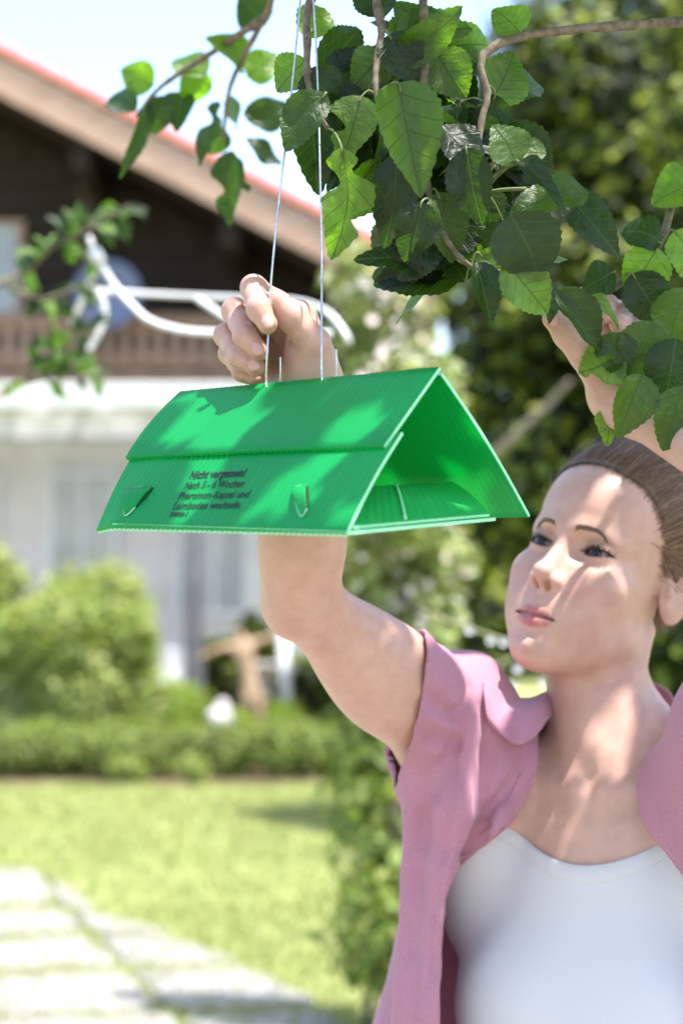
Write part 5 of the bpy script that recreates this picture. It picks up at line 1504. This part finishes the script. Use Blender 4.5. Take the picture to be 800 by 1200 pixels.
# eyes
def eye_mat():
    m, nt, b = new_mat('eye'); at = nt.nodes.new('ShaderNodeAttribute'); at.attribute_name = 'col'; nt.links.new(at.outputs['Color'], b.inputs['Base Color'])
    b.inputs['Roughness'].default_value = .10; b.inputs['Specular IOR Level'].default_value = .45
    return m
M_EYE = eye_mat()
GAZE = np.array(P(330, 470, 1.42)) - HT; GAZE = (GAZE/np.linalg.norm(GAZE)) @ HR
def eyes():
    rng = np.random.default_rng(4)
    for s in (1, -1):
        c = np.array([EYE_C[0]*s, EYE_C[1], EYE_C[2]]); Fm = frame(GAZE); nu, nv = 64, 48; V, C = [], []
        for j in range(nv+1):
            th = math.pi*(j/nv)**1.6
            for i in range(nu):
                ph = 2*math.pi*i/nu; d = Fm @ np.array([math.sin(th)*math.cos(ph), math.sin(th)*math.sin(ph), math.cos(th)])
                r = EYE_R + .0005*max(0, 1-(th/.5)**2); V.append(c + d*r)
                a = th*EYE_R
                if a < .0024: col = (.008, .008, .008)
                elif a < .0056:
                    t = (a-.0021)/.0035; k = .8+.4*math.sin(ph*37+3*math.sin(ph*11)); col = np.array((.045, .042, .034))*k*(1.15-.6*t)
                elif a < .0064: col = (.06, .055, .05)
                else: col = np.array((.30, .25, .24)) - np.array((.0, .10, .10))*min(1, max(0, (a-.009)/.006))  # sclera colour darkened to carry the shade of the lids
                C.append(col)
        F = [(j*nu+i, j*nu+(i+1) % nu, (j+1)*nu+(i+1) % nu, (j+1)*nu+i) for j in range(nv) for i in range(nu)]
        me = mesh_np('eye', head_world(np.array(V)), np.array(F)); set_col(me, 'col', np.array(C)); link('eye', me, M_EYE, PERSON, True)
eyes()

def hair_mat(name, c1, c2):
    m, nt, b = new_mat(name); at = nt.nodes.new('ShaderNodeAttribute'); at.attribute_name = 'col'; nt.links.new(at.outputs['Color'], b.inputs['Base Color'])
    b.inputs['Roughness'].default_value = .5; b.inputs['Specular IOR Level'].default_value = .3
    return m
M_HAIR = hair_mat('brown_hair', None, None)
def strips(paths, widths, cols, normals):
    """thin ribbons; paths (n,k,3), normals (n,k,3)"""
    n, k, _ = paths.shape; t = np.gradient(paths, axis=1); sd = np.cross(t, normals); sd /= np.linalg.norm(sd, axis=2, keepdims=True) + 1e-9
    w = widths[:, None, None]*np.linspace(1, .25, k)[None, :, None]
    V = np.stack([paths - sd*w/2, paths + sd*w/2], 2).reshape(-1, 3)
    b = (np.arange(n)[:, None]*k + np.arange(k-1)[None]).reshape(-1)*2
    F = np.stack([b, b+1, b+3, b+2], 1)
    return V, F, np.repeat(cols, 2*k, 0)
def snap_head(q, off):
    """move head-local points onto the face, off metres above the skin"""
    w = head_world(q).astype(np.float32); e = 5e-4
    for _ in range(5):
        d = HEAD.f(w) - off; g = np.stack([(HEAD.f(w+o)-HEAD.f(w-o))/(2*e) for o in np.eye(3, dtype=np.float32)*e], 1); g /= np.linalg.norm(g, axis=1, keepdims=True)+1e-9
        w = w - g*d[:, None]
    return w, g
def brows_lashes():
    rng = np.random.default_rng(8)
    for s in (1, -1):
        n = 560; t = rng.uniform(0, 1, n); x = .0120 + .036*t; zc = .0138 + .0048*np.sin(np.pi*np.clip(t*.9, 0, 1)*.75) - .004*np.clip(t-.7, 0, 1)/.3
        th = .0100*(1-.68*t**1.5); z = zc + rng.uniform(-.5, .5, n)*th
        k = 5; L = rng.uniform(.005, .008, n); up = .9*(1-t)**1.5 + .12 - .5*t; paths = np.zeros((n, k, 3)); nor = np.zeros((n, k, 3))
        for j in range(k):
            f = j/(k-1); q = np.stack([(x + L*f*np.cos(up))*s, np.full(n, .02), z + L*f*np.sin(up)*.6 - (z-zc)*f*.6], 1)
            w, g = snap_head(q, .0003 + .0006*f); paths[:, j] = w; nor[:, j] = g
        V, F, c = strips(paths, np.full(n, .00034), vary((.19, .12, .08), n, rng, .4, .1), nor)
        me = mesh_np('eyebrow', V, F); set_col(me, 'col', c); link('eyebrow', me, M_HAIR, PERSON)
        # lashes
        def lash(n, cz, R, up, ln, nm):
            u = np.linspace(-.0122, .0138, n) + rng.normal(0, .0003, n); zz = cz + np.sign(up)*np.sqrt(R*R-u*u) + u*.08
            yy = EYE_C[1] + np.sqrt(np.maximum(.0143**2 - (u*1.0)**2 - zz**2, 1e-6))
            k = 6; paths = np.zeros((n, k, 3)); nor = np.zeros((n, k, 3)); ll = ln*(.75+.35*(u+.012)/.026)*rng.uniform(.8, 1.1, n)
            for j in range(k):
                f = j/(k-1); paths[:, j] = np.stack([(EYE_C[0]+u + (u*.40+.0012)*f*ll/.008)*s, yy - .0006 + ll*(f*.85), zz + up*ll*(-.10*f + .62*f*f)], 1); nor[:, j] = [0, .3, up]
            V, F, c = strips(head_world(paths.reshape(-1, 3)).reshape(n, k, 3), np.full(n, .00045), vary((.012, .009, .008), n, rng), (nor.reshape(-1, 3) @ HR.T).reshape(n, k, 3))
            me = mesh_np(nm, V, F); set_col(me, 'col', c); link(nm, me, M_HAIR, PERSON)
        lash(150, EYE_ARC[0], EYE_ARC[1], 1, .0066, 'upper_lashes'); lash(50, EYE_ARC[2], EYE_ARC[3], -1, .0026, 'lower_lashes')
brows_lashes()

HC, HRD = np.array([0, -.092, .040]), np.array([.0760, .0985, .0870])
def hairline(q): 
    y = q[:, 1]; return q[:, 2] - np.interp(y, [-.20, -.12, -.078, -.066, -.05, -.03, -.006, .02], [-.09, -.06, -.012, .002, .024, .045, .0635, .086]) - .004*np.exp(-((np.abs(q[:, 0])-.045)/.012)**2)
def hair():
    rng = np.random.default_rng(15)
    cap = Group([('u', 0, Ell(HC, HRD)), ('u', .02, Ell((0, -.198, .028), (.036, .030, .038)))], HM)
    lo, hi = cap.lo-.01, cap.hi+.01
    V, F = surface_net(cap, *[axis(lo[a], hi[a], [], .0035, .0035) for a in range(3)], project=1)
    V, F = cut_mesh(V, F, lambda w: (.016-hairline(head_local(w))).astype(np.float32))
    h = hairline(head_local(V)); d = HEAD.f(V.astype(np.float32)); e = 5e-4
    g = np.stack([(HEAD.f(V.astype(np.float32)+o)-HEAD.f(V.astype(np.float32)-o))/(2*e) for o in np.eye(3, dtype=np.float32)*e], 1); g /= np.linalg.norm(g, axis=1, keepdims=True)+1e-9
    want = .0003 + .0022*sstep(0, .016, h); V = V - g*np.where(d < .03, np.minimum(d-want, .02), 0)[:, None]*(1-sstep(.03, .05, h))[:, None]
    me = mesh_np('hair', V, F); set_col(me, 'col', vary((.13, .073, .042), len(V), rng, .15, .05)); ho = link('hair', me, M_HAIR, PERSON, True)
    # strands combed back into the knot
    n, k = 15000, 15
    D = rng.normal(size=(n*12, 3)); D /= np.linalg.norm(D, axis=1, keepdims=True); S = HC + D*HRD
    # most strands start close to the hairline
    hv = hairline(S); hv = hv + rng.normal(0, .0045, len(hv)); S = S[(hv > -.002) & (rng.uniform(0, 1, len(S)) < np.exp(-np.maximum(hv, 0)/.022) + .10)][:n]; n = len(S)
    E = np.array([0, -.188, .030]) + rng.normal(0, .010, (n, 3)); off = rng.uniform(-.005, .030, n); fly = rng.uniform(0, 1, n) < .035; off[fly] += rng.uniform(.03, .13, fly.sum())
    paths = np.zeros((n, k, 3)); nor = np.zeros((n, k, 3)); wob = rng.uniform(0, 6.28, n)
    hs = np.clip(hairline(S)/.016, 0, 1)
    vol = rng.uniform(.2, 1.1, n)
    for j in range(k):
        f = j/(k-1); q = S*(1-f) + E*f; q[:, 2] += .030*math.sin(math.pi*f)*(S[:, 2] > .03); q[:, 0] += .0025*np.sin(wob + f*7)
        u = (q-HC)/HRD; u /= np.linalg.norm(u, axis=1, keepdims=True)
        lift = 1 + off*min(1, f*9) - .050*(1-hs)*max(0, 1-f*12) + .055*math.sin(math.pi*min(1, f*1.3))**1.5*vol; paths[:, j] = HC + u*HRD*lift[:, None]; nor[:, j] = u
    base = np.array([(.21, .125, .072), (.33, .22, .13), (.12, .068, .04)])[rng.choice(3, n, p=[.5, .25, .25])]*rng.uniform(.8, 1.2, (n, 1))
    V, F, c = strips(head_world(paths.reshape(-1, 3)).reshape(n, k, 3), rng.uniform(.0003, .0006, n), base, (nor.reshape(-1, 3) @ HR.T).reshape(n, k, 3))
    me = mesh_np('hair_strands', V, F); set_col(me, 'col', c); tag(link('hair_strands', me, M_HAIR, ho, True), kind='stuff')
hair()

# ------------------------------------------------------------------ clothes
def cloth_mat(name, col, scale=1500, rough=.85, trans=.12, heather=.12):
    m, nt, b = new_mat(name); N, L = nt.nodes, nt.links
    tc = N.new('ShaderNodeTexCoord'); w1 = N.new('ShaderNodeTexNoise'); w1.inputs['Scale'].default_value = scale; w1.inputs['Detail'].default_value = 2
    mp = N.new('ShaderNodeMapping'); mp.inputs['Scale'].default_value = (1, 1, .25); L.new(tc.outputs['Object'], mp.inputs[0]); L.new(mp.outputs[0], w1.inputs['Vector'])
    r = N.new('ShaderNodeValToRGB'); r.color_ramp.elements[0].position = .3; r.color_ramp.elements[1].position = .7
    r.color_ramp.elements[0].color = (*[c*(1-heather) for c in col], 1); r.color_ramp.elements[1].color = (*[min(1, c*(1+heather)) for c in col], 1)
    L.new(w1.outputs['Fac'], r.inputs[0]); L.new(r.outputs[0], b.inputs['Base Color']); b.inputs['Roughness'].default_value = rough; b.inputs['Specular IOR Level'].default_value = .2
    b.inputs['Sheen Weight'].default_value = .25; b.inputs['Sheen Roughness'].default_value = .5
    bump(nt, b, w1.outputs['Fac'], .15, .0006)
    tr = N.new('ShaderNodeBsdfTranslucent'); L.new(r.outputs[0], tr.inputs[0]); mx = N.new('ShaderNodeMixShader'); mx.inputs[0].default_value = trans
    L.new(b.outputs[0], mx.inputs[1]); L.new(tr.outputs[0], mx.inputs[2]); L.new(mx.outputs[0], N['Material Output'].inputs[0])
    return m
M_PINK = cloth_mat('pink_shirt_cotton', (.53, .245, .33), 1700, trans=.15, heather=.16)
M_TANK = cloth_mat('white_jersey', (.70, .68, .705), 1500, trans=.08, heather=.03)
M_JEANS = cloth_mat('blue_denim', (.08, .11, .19), 900, trans=0, heather=.25)
class Off(Prim):
    def __init__(s, p, o): s.p, s.o = p, o; s.lo, s.hi = p.lo-o, p.hi+o
    def f(s, p): return s.p.f(p) - s.o
def grid_for(g, h, zlo=None):
    lo, hi = g.lo-.02, g.hi+.02
    if zlo is not None: lo = lo.copy(); lo[2] = zlo
    return [axis(lo[a], hi[a], [], h, h) for a in range(3)]
def tank():
    base = Group([i for i in torso_items()[:9] + torso_items()[-4:] if True])
    it = [('u', 0, Ell(torso_world((0, -.085, -.150)), (.125, .088, .185), TR)), ('u', .05, Ell(torso_world((0, -.080, -.36)), (.112, .078, .16), TR)), ('u', .05, Ell(torso_world((0, -.085, -.53)), (.150, .098, .13), TR)),
          ('u', .03, Ell(torso_world((.070, -.014, -.195)), (.052, .044, .055), TR)), ('u', .03, Ell(torso_world((-.070, -.014, -.195)), (.052, .044, .055), TR)), ('u', .03, Ell(torso_world((0, -.045, -.10)), (.10, .055, .085), TR)),
          ('u', .03, RC(torso_world((.105, -.075, -.012)), .046, torso_world((-.105, -.075, -.012)), .046)), ('u', .02, Ell(torso_world((0, -.055, -.040)), (.095, .045, .050), TR)),
          ('u', .03, RC(R_SH, .040, torso_world((.12, -.06, -.12)), .051)), ('u', .03, RC(L_SH, .040, torso_world((-.12, -.06, -.12)), .051)),
          ('u', .05, Ell(torso_world((0, -.060, -.235)), (.142, .085, .13), TR)),
          ('u', .03, Ell(torso_world((0, -.034, -.20)), (.115, .062, .085), TR)), ('u', .04, Ell(torso_world((0, -.050, -.30)), (.11, .065, .09), TR))]
    g = Off(Group(it), .0045)
    def neck(w):
        q = torso_local(w); r, f, u = q[:, 0], q[:, 1], q[:, 2]
        line = -.066 + 4.6*r*r + .9*np.maximum(np.abs(r)-.085, 0)*10*.12
        fr = u - line; strap = np.maximum(.085-np.abs(r), np.abs(r)-.125); return np.minimum(fr, np.maximum(strap, u-.09))
    V, F = surface_net(g, *grid_for(g, .004, torso_world((0, 0, -.62))[2]), project=2)
    V, F = cut_mesh(V, F, lambda w: np.maximum(neck(w), -(torso_local(w)[:, 2]+.56)).astype(np.float32)); V = laplace(V, F, 1, .3)
    q = torso_local(V); d = neck(V); N_ = np.zeros_like(V)
    band = sstep(-.0145, -.0125, d); dirn = np.stack([q[:, 0], q[:, 1]+.085, q[:, 2]*0], 1); dirn /= np.linalg.norm(dirn, axis=1, keepdims=True)+1e-6
    q2 = q + dirn*(.0011*band + .0010*grow_noise(q*np.array([1, 1, .5]), 45, 3))[:, None]
    # ribbed binding along the neckline
    rs = np.linspace(-.088, .088, 60); B = []
    for dz in (.0006, -.0022, -.0075, -.0128, -.0150):
        row = []
        for r_ in rs:
            u_ = -.066 + 4.6*r_*r_ + .9*max(abs(r_)-.085, 0)*1.2 + dz; ff = np.linspace(.08, -.06, 300); pts = torso_world(np.stack([np.full(300, r_), ff, np.full(300, u_)], 1)).astype(np.float32)
            k_ = int(np.argmax(g.f(pts) < 0)); row.append(torso_world((r_, ff[k_] + (.0022 if -.0140 < dz < .0 else .0006), u_)))
        B.append(row)
    B = np.array(B).reshape(-1, 3); Fb = np.array([(j*60+i, j*60+i+1, (j+1)*60+i+1, (j+1)*60+i) for j in range(4) for i in range(59)])
    BIND = mesh_np('neck_binding', B, Fb)
    me = mesh_np('tank_top', torso_world(q2), F); o = link('tank_top', me, M_TANK, PERSON, True); md = o.modifiers.new('t', 'SOLIDIFY'); md.thickness = .0016; md.offset = -1
    link('neck_binding', BIND, M_TANK, o, True)
tank()

def shirt():
    T = lambda *q: torso_world(q)
    ua = R_EL - R_SH; ula = L_EL - L_SH
    it = [('u', 0, Ell(T(0, -.080, -.150), (.158, .114, .19), TR)),
          ('u', .04, RC(R_SH, .056, T(.125, -.055, -.12), .066)), ('u', .04, RC(L_SH, .056, T(-.125, -.055, -.12), .066)),
          ('u', .05, RC(T(.125, -.055, -.12), .066, T(.185, -.045, -.36), .085)), ('u', .05, RC(T(-.125, -.055, -.12), .066, T(-.165, -.05, -.36), .075)),
          ('u', .05, Ell(T(.015, -.072, -.42), (.225, .140, .38), TR)),
          ('u', .03, RC(T(.105, -.075, -.010), .060, T(-.105, -.075, -.010), .060)),
          ('u', .03, Ell(T(.070, -.010, -.180), (.070, .062, .072), TR)), ('u', .03, Ell(T(-.070, -.010, -.180), (.070, .062, .072), TR)),
          ('u', .03, Ell(T(0, -.048, -.06), (.11, .063, .075), TR)),
          ('u', .03, RC(R_SH, .056, T(.07, -.07, -.04), .062)), ('u', .03, RC(L_SH, .056, T(-.07, -.07, -.04), .062)),
          ('u', .02, RC(R_SH, .053, R_SH+ua*.55, .0535)), ('u', .02, RC(L_SH, .053, L_SH+ula*.5, .0535)),
          ('u', .025, Ell(np.array(P(530, 836, 1.80)), (.053, .053, .054))),
          # raised cloth over the shoulder, folds running down from it
          ('u', .020, RC(P(557, 790, 1.785), .015, P(540, 850, 1.760), .015)), ('u', .03, RC(P(540, 850, 1.760), .015, P(528, 940, 1.735), .012)), ('u', .03, RC(P(528, 940, 1.735), .012, P(505, 1300, 1.75), .010)),
          ('u', .025, RC(P(574, 830, 1.785), .012, P(588, 1000, 1.722), .006)), ('u', .03, RC(P(492, 920, 1.76), .012, P(470, 1300, 1.77), .014)),
          ('u', .02, RC(T(.06, -.08, .055), .026, T(0, -.12, .070), .026)), ('u', .02, RC(T(-.06, -.08, .055), .026, T(0, -.12, .070), .026))]
    g0 = Group(it)
    def tr(px, py, s=g0, deep=0.0):
        o = np.array([0, 0, CAM_Z]); d = np.array(P(px, py, 1.0)) - o; t = np.linspace(1.5, 2.1, 1200); p = (o + np.outer(t, d)).astype(np.float32); h = np.nonzero(s.f(p) < 0)[0]
        return p[h[0]] + np.array([0, deep, 0]) if len(h) else None
    for line, r_, k_ in ((((534, 862), (528, 900), (521, 950), (516, 1000), (511, 1060), (505, 1150)), .0065, .008), (((549, 806), (540, 836), (535, 862)), .005, .010), (((592, 926), (570, 962), (548, 1000)), .0030, .012),
                         (((496, 806), (512, 826), (530, 838)), .0035, .014), (((492, 850), (510, 868), (530, 872)), .0045, .012), (((530, 874), (505, 920), (492, 990)), .0035, .016), (((566, 830), (572, 880), (560, 940)), .0030, .016),
                         (((540, 1000), (530, 1060), (522, 1120)), .003, .012), (((490, 960), (480, 1040), (474, 1120)), .004, .016), (((610, 880), (596, 920), (570, 950)), .0025, .012)):
        pts = [tr(*q) for q in line]; pts = [p for p in pts if p is not None]
        for i in range(len(pts)-1): it.append(('s', k_, RC(pts[i], r_*(.5 if i == 0 else 1), pts[i+1], r_*(.6 if i == len(pts)-2 else 1))))
    g = Group(it); lo, hi = g.lo, g.hi
    global SHIRT_TR
    SHIRT_TR = lambda px, py: tr(px, py, g)
    hem = -.50
    V, F = surface_net(g, *grid_for(g, .0036, torso_world((0, 0, hem-.05))[2]), project=2)
    ey = np.array([700, 815, 850, 880, 905, 935, 962, 994, 1022, 1050, 1085, 1300.]); ex = np.array([642, 641, 634, 632, 629, 615, 600, 565, 533, 523, 519, 512.])
    pr3 = [np.array(P(487, 766, 1.752)), np.array(P(479, 902, 1.715)), np.array(P(464, 884, 1.80))]
    n_s = np.cross(pr3[1]-pr3[0], pr3[2]-pr3[0]); n_s /= np.linalg.norm(n_s); n_s = n_s if n_s[0] < 0 else -n_s
    lu = ula/np.linalg.norm(ula); pl = L_SH + ula*.42
    def front_edge(w):
        y = w[:, 1]; z = w[:, 2]-CAM_Z; f = y*CP + z*SP; px = 400 + w[:, 0]/f/K; py = 600 - (-y*SP + z*CP)/f/K
        return (px - np.interp(py, ey, ex))*K*1.7
    def keepf(w):
        q = torso_local(w); r, f, u = q[:, 0], q[:, 1], q[:, 2]
        qm = q.copy(); qm[:, 0] = np.abs(qm[:, 0])
        fr = np.where(f > -.060, front_edge(torso_world(qm)), -.05)
        neckh = .066 - np.sqrt(r**2 + ((f+.075)*.95)**2); neckh = np.where(u > .0, neckh, -.05)
        ta = (w-R_SH) @ ua/(ua @ ua); rad = np.linalg.norm(w - R_SH - ta[:, None]*ua, axis=1)
        sl = np.where((ta > .08) & (rad < .078), (w-pr3[0]) @ n_s, -.05)
        ll = np.where(w[:, 0] > L_SH[0]-.02, (w-pl) @ lu, -.05); ll = np.where(u > -.02, ll, -.05)
        return np.maximum.reduce([fr, neckh, sl, ll, hem-u]).astype(np.float32)
    V, F = cut_mesh(V, F, keepf); V = laplace(V, F, 1, .4)
    q = torso_local(V); dirn = np.stack([q[:, 0], q[:, 1]+.075, q[:, 2]*0], 1); dirn /= np.linalg.norm(dirn, axis=1, keepdims=True)+1e-6
    q = q + dirn*(.0024*grow_noise(q*np.array([1, 1, .22]), 50, 5) + .0012*grow_noise(q*np.array([1, 1, .5]), 130, 6) + .0016*sstep(-.020, -.017, keepf(V)))[:, None]
    me = mesh_np('shirt', torso_world(q), F); o = link('shirt', me, M_PINK, PERSON, True); md = o.modifiers.new('t', 'SOLIDIFY'); md.thickness = .0022; md.offset = 0
    for off in (19, 4):
        pts = [tr(np.interp(y, ey, ex)-off*(.6 if y > 1000 else 1), y, g) for y in range(905, 1200, 8)]
        MB().tube([p + np.array([0, -.0012, 0]) for p in pts if p is not None], .0007, 5).build('seam', M_PINK, o, True)
    return o
SHIRT = shirt()

def patch(rows, name, parent, nu=26, nv=26, thick=.0022):
    """smooth cloth patch through a grid of world points"""
    A = np.array([[np.array(p) for p in r] for r in rows]); rr = np.array([catmull(list(r), 8) for r in A]); cc = np.array([catmull(list(rr[:, i]), 8) for i in range(rr.shape[1])]).transpose(1, 0, 2)
    h, w = cc.shape[:2]; V = cc.reshape(-1, 3); F = [(j*w+i, j*w+i+1, (j+1)*w+i+1, (j+1)*w+i) for j in range(h-1) for i in range(w-1)]
    V = V + .0006*np.stack([grow_noise(V, 120, 9)]*3, 1)
    me = mesh_np(name, V, np.array(F)); o = link(name, me, M_PINK, parent, True); md = o.modifiers.new('t', 'SOLIDIFY'); md.thickness = thick; md.offset = 0
    return o
def collar():
    rows = [[P(566, 800, 1.800), P(590, 813, 1.800), P(616, 819, 1.800), P(642, 811, 1.825), P(664, 800, 1.88)],
            [P(567, 818, 1.778), P(588, 830, 1.752), P(612, 834, 1.748), P(634, 828, 1.778), P(656, 816, 1.84)],
            [P(570, 838, 1.764), P(590, 853, 1.732), P(610, 856, 1.724), P(628, 850, 1.745), P(646, 836, 1.800)],
            [P(576, 850, 1.757), P(594, 868, 1.724), P(610, 872, 1.714), P(625, 864, 1.735), P(640, 844, 1.790)]]
    def lay(px, py, d, j):
        h = SHIRT_TR(px, py)
        return P(px, py, min(d, h[1]-(.004, .007, .009, .007)[j])) if h is not None and h[1] < d+.06 else P(px, py, d)
    rows = [[lay(*project(p), p.y, j) if i < 4 else p for i, p in enumerate(r)] for j, r in enumerate(rows)]
    patch(rows, 'collar', SHIRT)
collar()

def trousers():
    T = lambda *q: torso_world(q)
    it = [('u', 0, Ell(T(0, -.085, -.53), (.163, .112, .13), TR)), ('u', .03, Ell(T(0, -.085, -.46), (.14, .10, .06), TR))]
    for s in (1, -1):
        it += [('u', .03, RC(T(.085*s, -.085, -.58), .090, T(.09*s, -.06, -.90), .066)), ('u', .03, RC(T(.09*s, -.06, -.90), .066, T(.09*s, -.10, -1.25), .060))]
    g = Group(it); V, F = surface_net(g, *[axis(g.lo[a]-.02, g.hi[a]+.02, [], .010, .010) for a in range(3)], project=1)
    V, F = cut_mesh(V, F, lambda w: np.maximum(torso_local(w)[:, 2]+.44, -(torso_local(w)[:, 2]+1.265)).astype(np.float32))
    o = link('trousers', mesh_np('trousers', V, F), M_JEANS, PERSON, True); md = o.modifiers.new('t', 'SOLIDIFY'); md.thickness = .003
    for s in (1, -1):
        it = [('u', 0, Ell(T(.095*s, -.01, -1.285), (.046, .125, .045), TR)), ('u', .02, Ell(T(.092*s, -.09, -1.265), (.042, .050, .055), TR))]
        g = Group(it); V, F = surface_net(g, *[axis(g.lo[a]-.02, g.hi[a]+.02, [], .008, .008) for a in range(3)], project=1)
        V[:, 2] = np.maximum(V[:, 2], .004); link('shoe', mesh_np('shoe', V, F), M_TANK, PERSON, True)
trousers()
